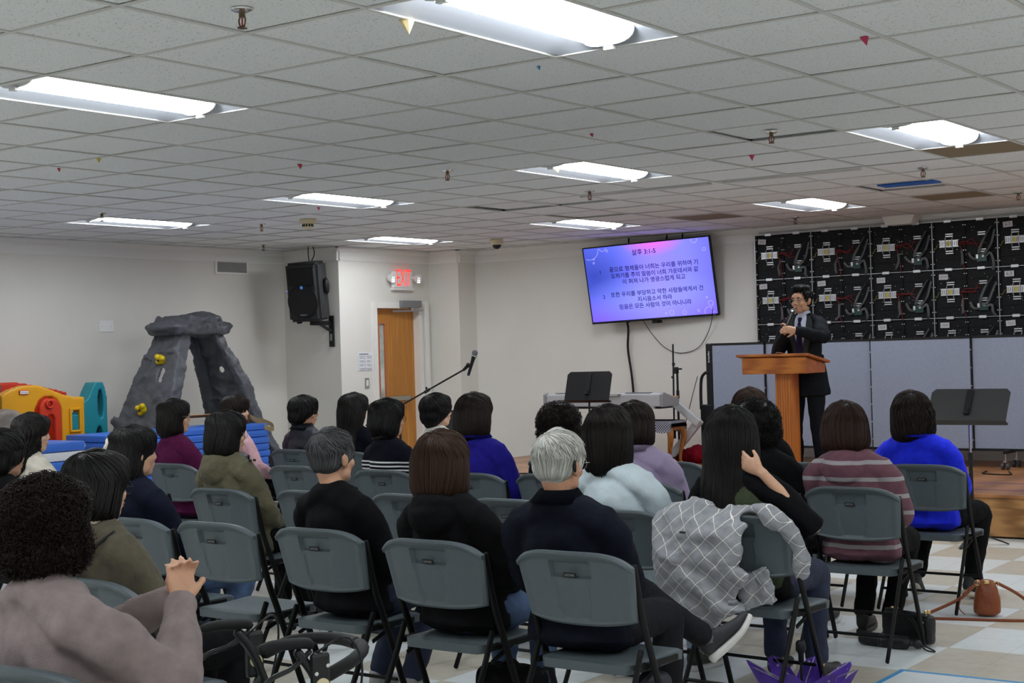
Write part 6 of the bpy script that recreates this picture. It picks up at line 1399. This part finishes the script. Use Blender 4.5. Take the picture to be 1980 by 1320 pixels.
bm.faces.new(ringsV[0]); bmesh.ops.solidify(bm, geom=bm.faces[:], thickness=.003); obj('canopy', bm, M_pol, t, smooth=True)
for k in range(n):
    a = 2*PI*k/n; bm = B(); rod(bm, (.02*math.cos(a), .02*math.sin(a), .09), (.235*math.cos(a), .17*math.sin(a), .19), .0025); obj('rib', bm, M_steel, t)
bm = B(); rod(bm, (0, 0, .02), (0, 0, .22), .006); obj('shaft', bm, M_black, t)
bm = B(); loft(bm, [(0, 0, .21), (0, 0, .24), (0, 0, .255), (0, 0, .285)], [.012, .012, .022, .022], seg=14, sub=1); obj('handle', bm, M_black, t, smooth=True)
# backpack, paper cup
t = thing('backpack', 'black backpack on the floor beneath the black hoodie chair', 'backpack', (1.72, -.30, 0), .05)
bm = B(); bx(bm, (0, 0, .14), (.30, .17, .27), bev=.05, seg=3); mobj('body', remesh(bm, .01, 2, ((.1, .02),)), cloth('black_nylon', (20, 20, 22)), t)
bm = B(); bx(bm, (0, -.09, .10), (.22, .04, .15), bev=.018); obj('front_pocket', bm, cloth('black_nylon', (20, 20, 22)), t)
bm = B(); cable(bm, [(-.05, 0, .27), (0, 0, .30), (.05, 0, .27)], .008); obj('handle', bm, M_black, t, smooth=True)
t = thing('paper_cup', 'white paper cup on the floor beneath the white haired man', 'cup', (2.44, -.05, 0)); bm = B(); loft(bm, [(0, 0, 0), (0, 0, .09)], [.028, .038], flat=True, sub=1, seg=20); obj('body', bm, M_white, t, angle=40); bm = B(); ring(bm, (0, 0, .09), .038, .003); obj('rim', bm, M_white, t, smooth=True)
# rollator walker
M_wk = mat('walker_frame', (.010, .0105, .012), rough=.38, spec=.4)
t = thing('rollator_walker', 'black folding rollator walker with brake handles in the foreground', 'walker', (2.25, -2.14, 0), -.34)
t.scale = (1, 1, .94)
# local x: across (right handle +), y forward
for s in (-1, 1):
    bm = B(); loft(bm, [(s*.20, -.06, .80), (s*.20, .00, .70), (s*.215, .10, .42), (s*.23, .26, .10)], [.014]*4, seg=12); obj('front_tube', bm, M_wk, t, smooth=True)
    bm = B(); loft(bm, [(s*.205, .02, .66), (s*.22, -.12, .40), (s*.235, -.26, .10)], [.013]*3, seg=12); obj('rear_tube', bm, M_wk, t, smooth=True)
    bm = B(); rod(bm, (s*.215, .10, .42), (s*.225, -.10, .42), .011); obj('seat_rail', bm, M_wk, t)
    bm = B(); loft(bm, [(s*.20, -.17, .825), (s*.20, -.13, .83), (s*.20, -.04, .825), (s*.20, -.02, .815)], [.017, .019, .018, .014], [.014, .017, .017, .014], seg=12); obj('hand_grip', bm, mat('grip_rubber', (.008, .008, .009), rough=.6, spec=.25), t, smooth=True)
    bm = B(); cable(bm, [(s*.20, -.02, .80), (s*.21, -.08, .76), (s*.22, -.15, .74), (s*.22, -.20, .70)], .008); lv = obj('brake_lever', bm, M_wk, t, smooth=True)
    bm = B(); cable(bm, [(s*.21, -.02, .79), (s*.24, .08, .83), (s*.27, .10, .70), (s*.245, .0, .45), (s*.235, -.2, .16)], .0035); obj('brake_cable', bm, M_black, t, smooth=True)
    bm = B(); bx(bm, (s*.215, .0, .72), (.024, .06, .15), bev=.012); hb = obj('hinge_plate', bm, M_wk, t)
    bm = B(); rod(bm, (s*.20, .0, .70), (s*.232, .0, .70), .020, seg=18); obj('hinge_cap', bm, M_cream, hb)
    bm = B()
    for z in (.755, .665, .735): rod(bm, (s*.225, .018 if z != .735 else -.018, z), (s*.230, .018 if z != .735 else -.018, z), .006)
    obj('hinge_screw', bm, M_chrome, hb)
    for yy, rr_ in ((.28, .095), (-.28, .095)):
        bm = B(); ring(bm, (s*.235, yy, rr_), rr_-.014, .014, 'x', 28, 8); rod(bm, (s*.222, yy, rr_), (s*.248, yy, rr_), .02)
        for k in range(5):
            a = 2*PI*k/5; rod(bm, (s*.235, yy, rr_), (s*.235, yy+(rr_-.015)*math.cos(a), rr_+(rr_-.015)*math.sin(a)), .006, seg=6)
        obj('wheel', bm, M_black, t, smooth=True, angle=40)
bm = B(); loft(bm, [(-.205, .03, .72), (-.19, .12, .75), (-.10, .20, .76), (.0, .22, .76), (.10, .20, .76), (.19, .12, .75), (.205, .03, .72)], [.020]*7, seg=12); obj('back_bar', bm, mat('grip_rubber', (.008, .008, .009), rough=.6, spec=.25), t, smooth=True)
for s in (-1, 1):
    bm = B(); rod(bm, (s*.215, .08, .46), (-s*.215, .06, .24), .010); obj('cross_brace', bm, M_wk, t)
bm = B(); bx(bm, (0, .0, .435), (.40, .20, .015), bev=.006); obj('seat', bm, cloth('black_nylon', (20, 20, 22)), t)
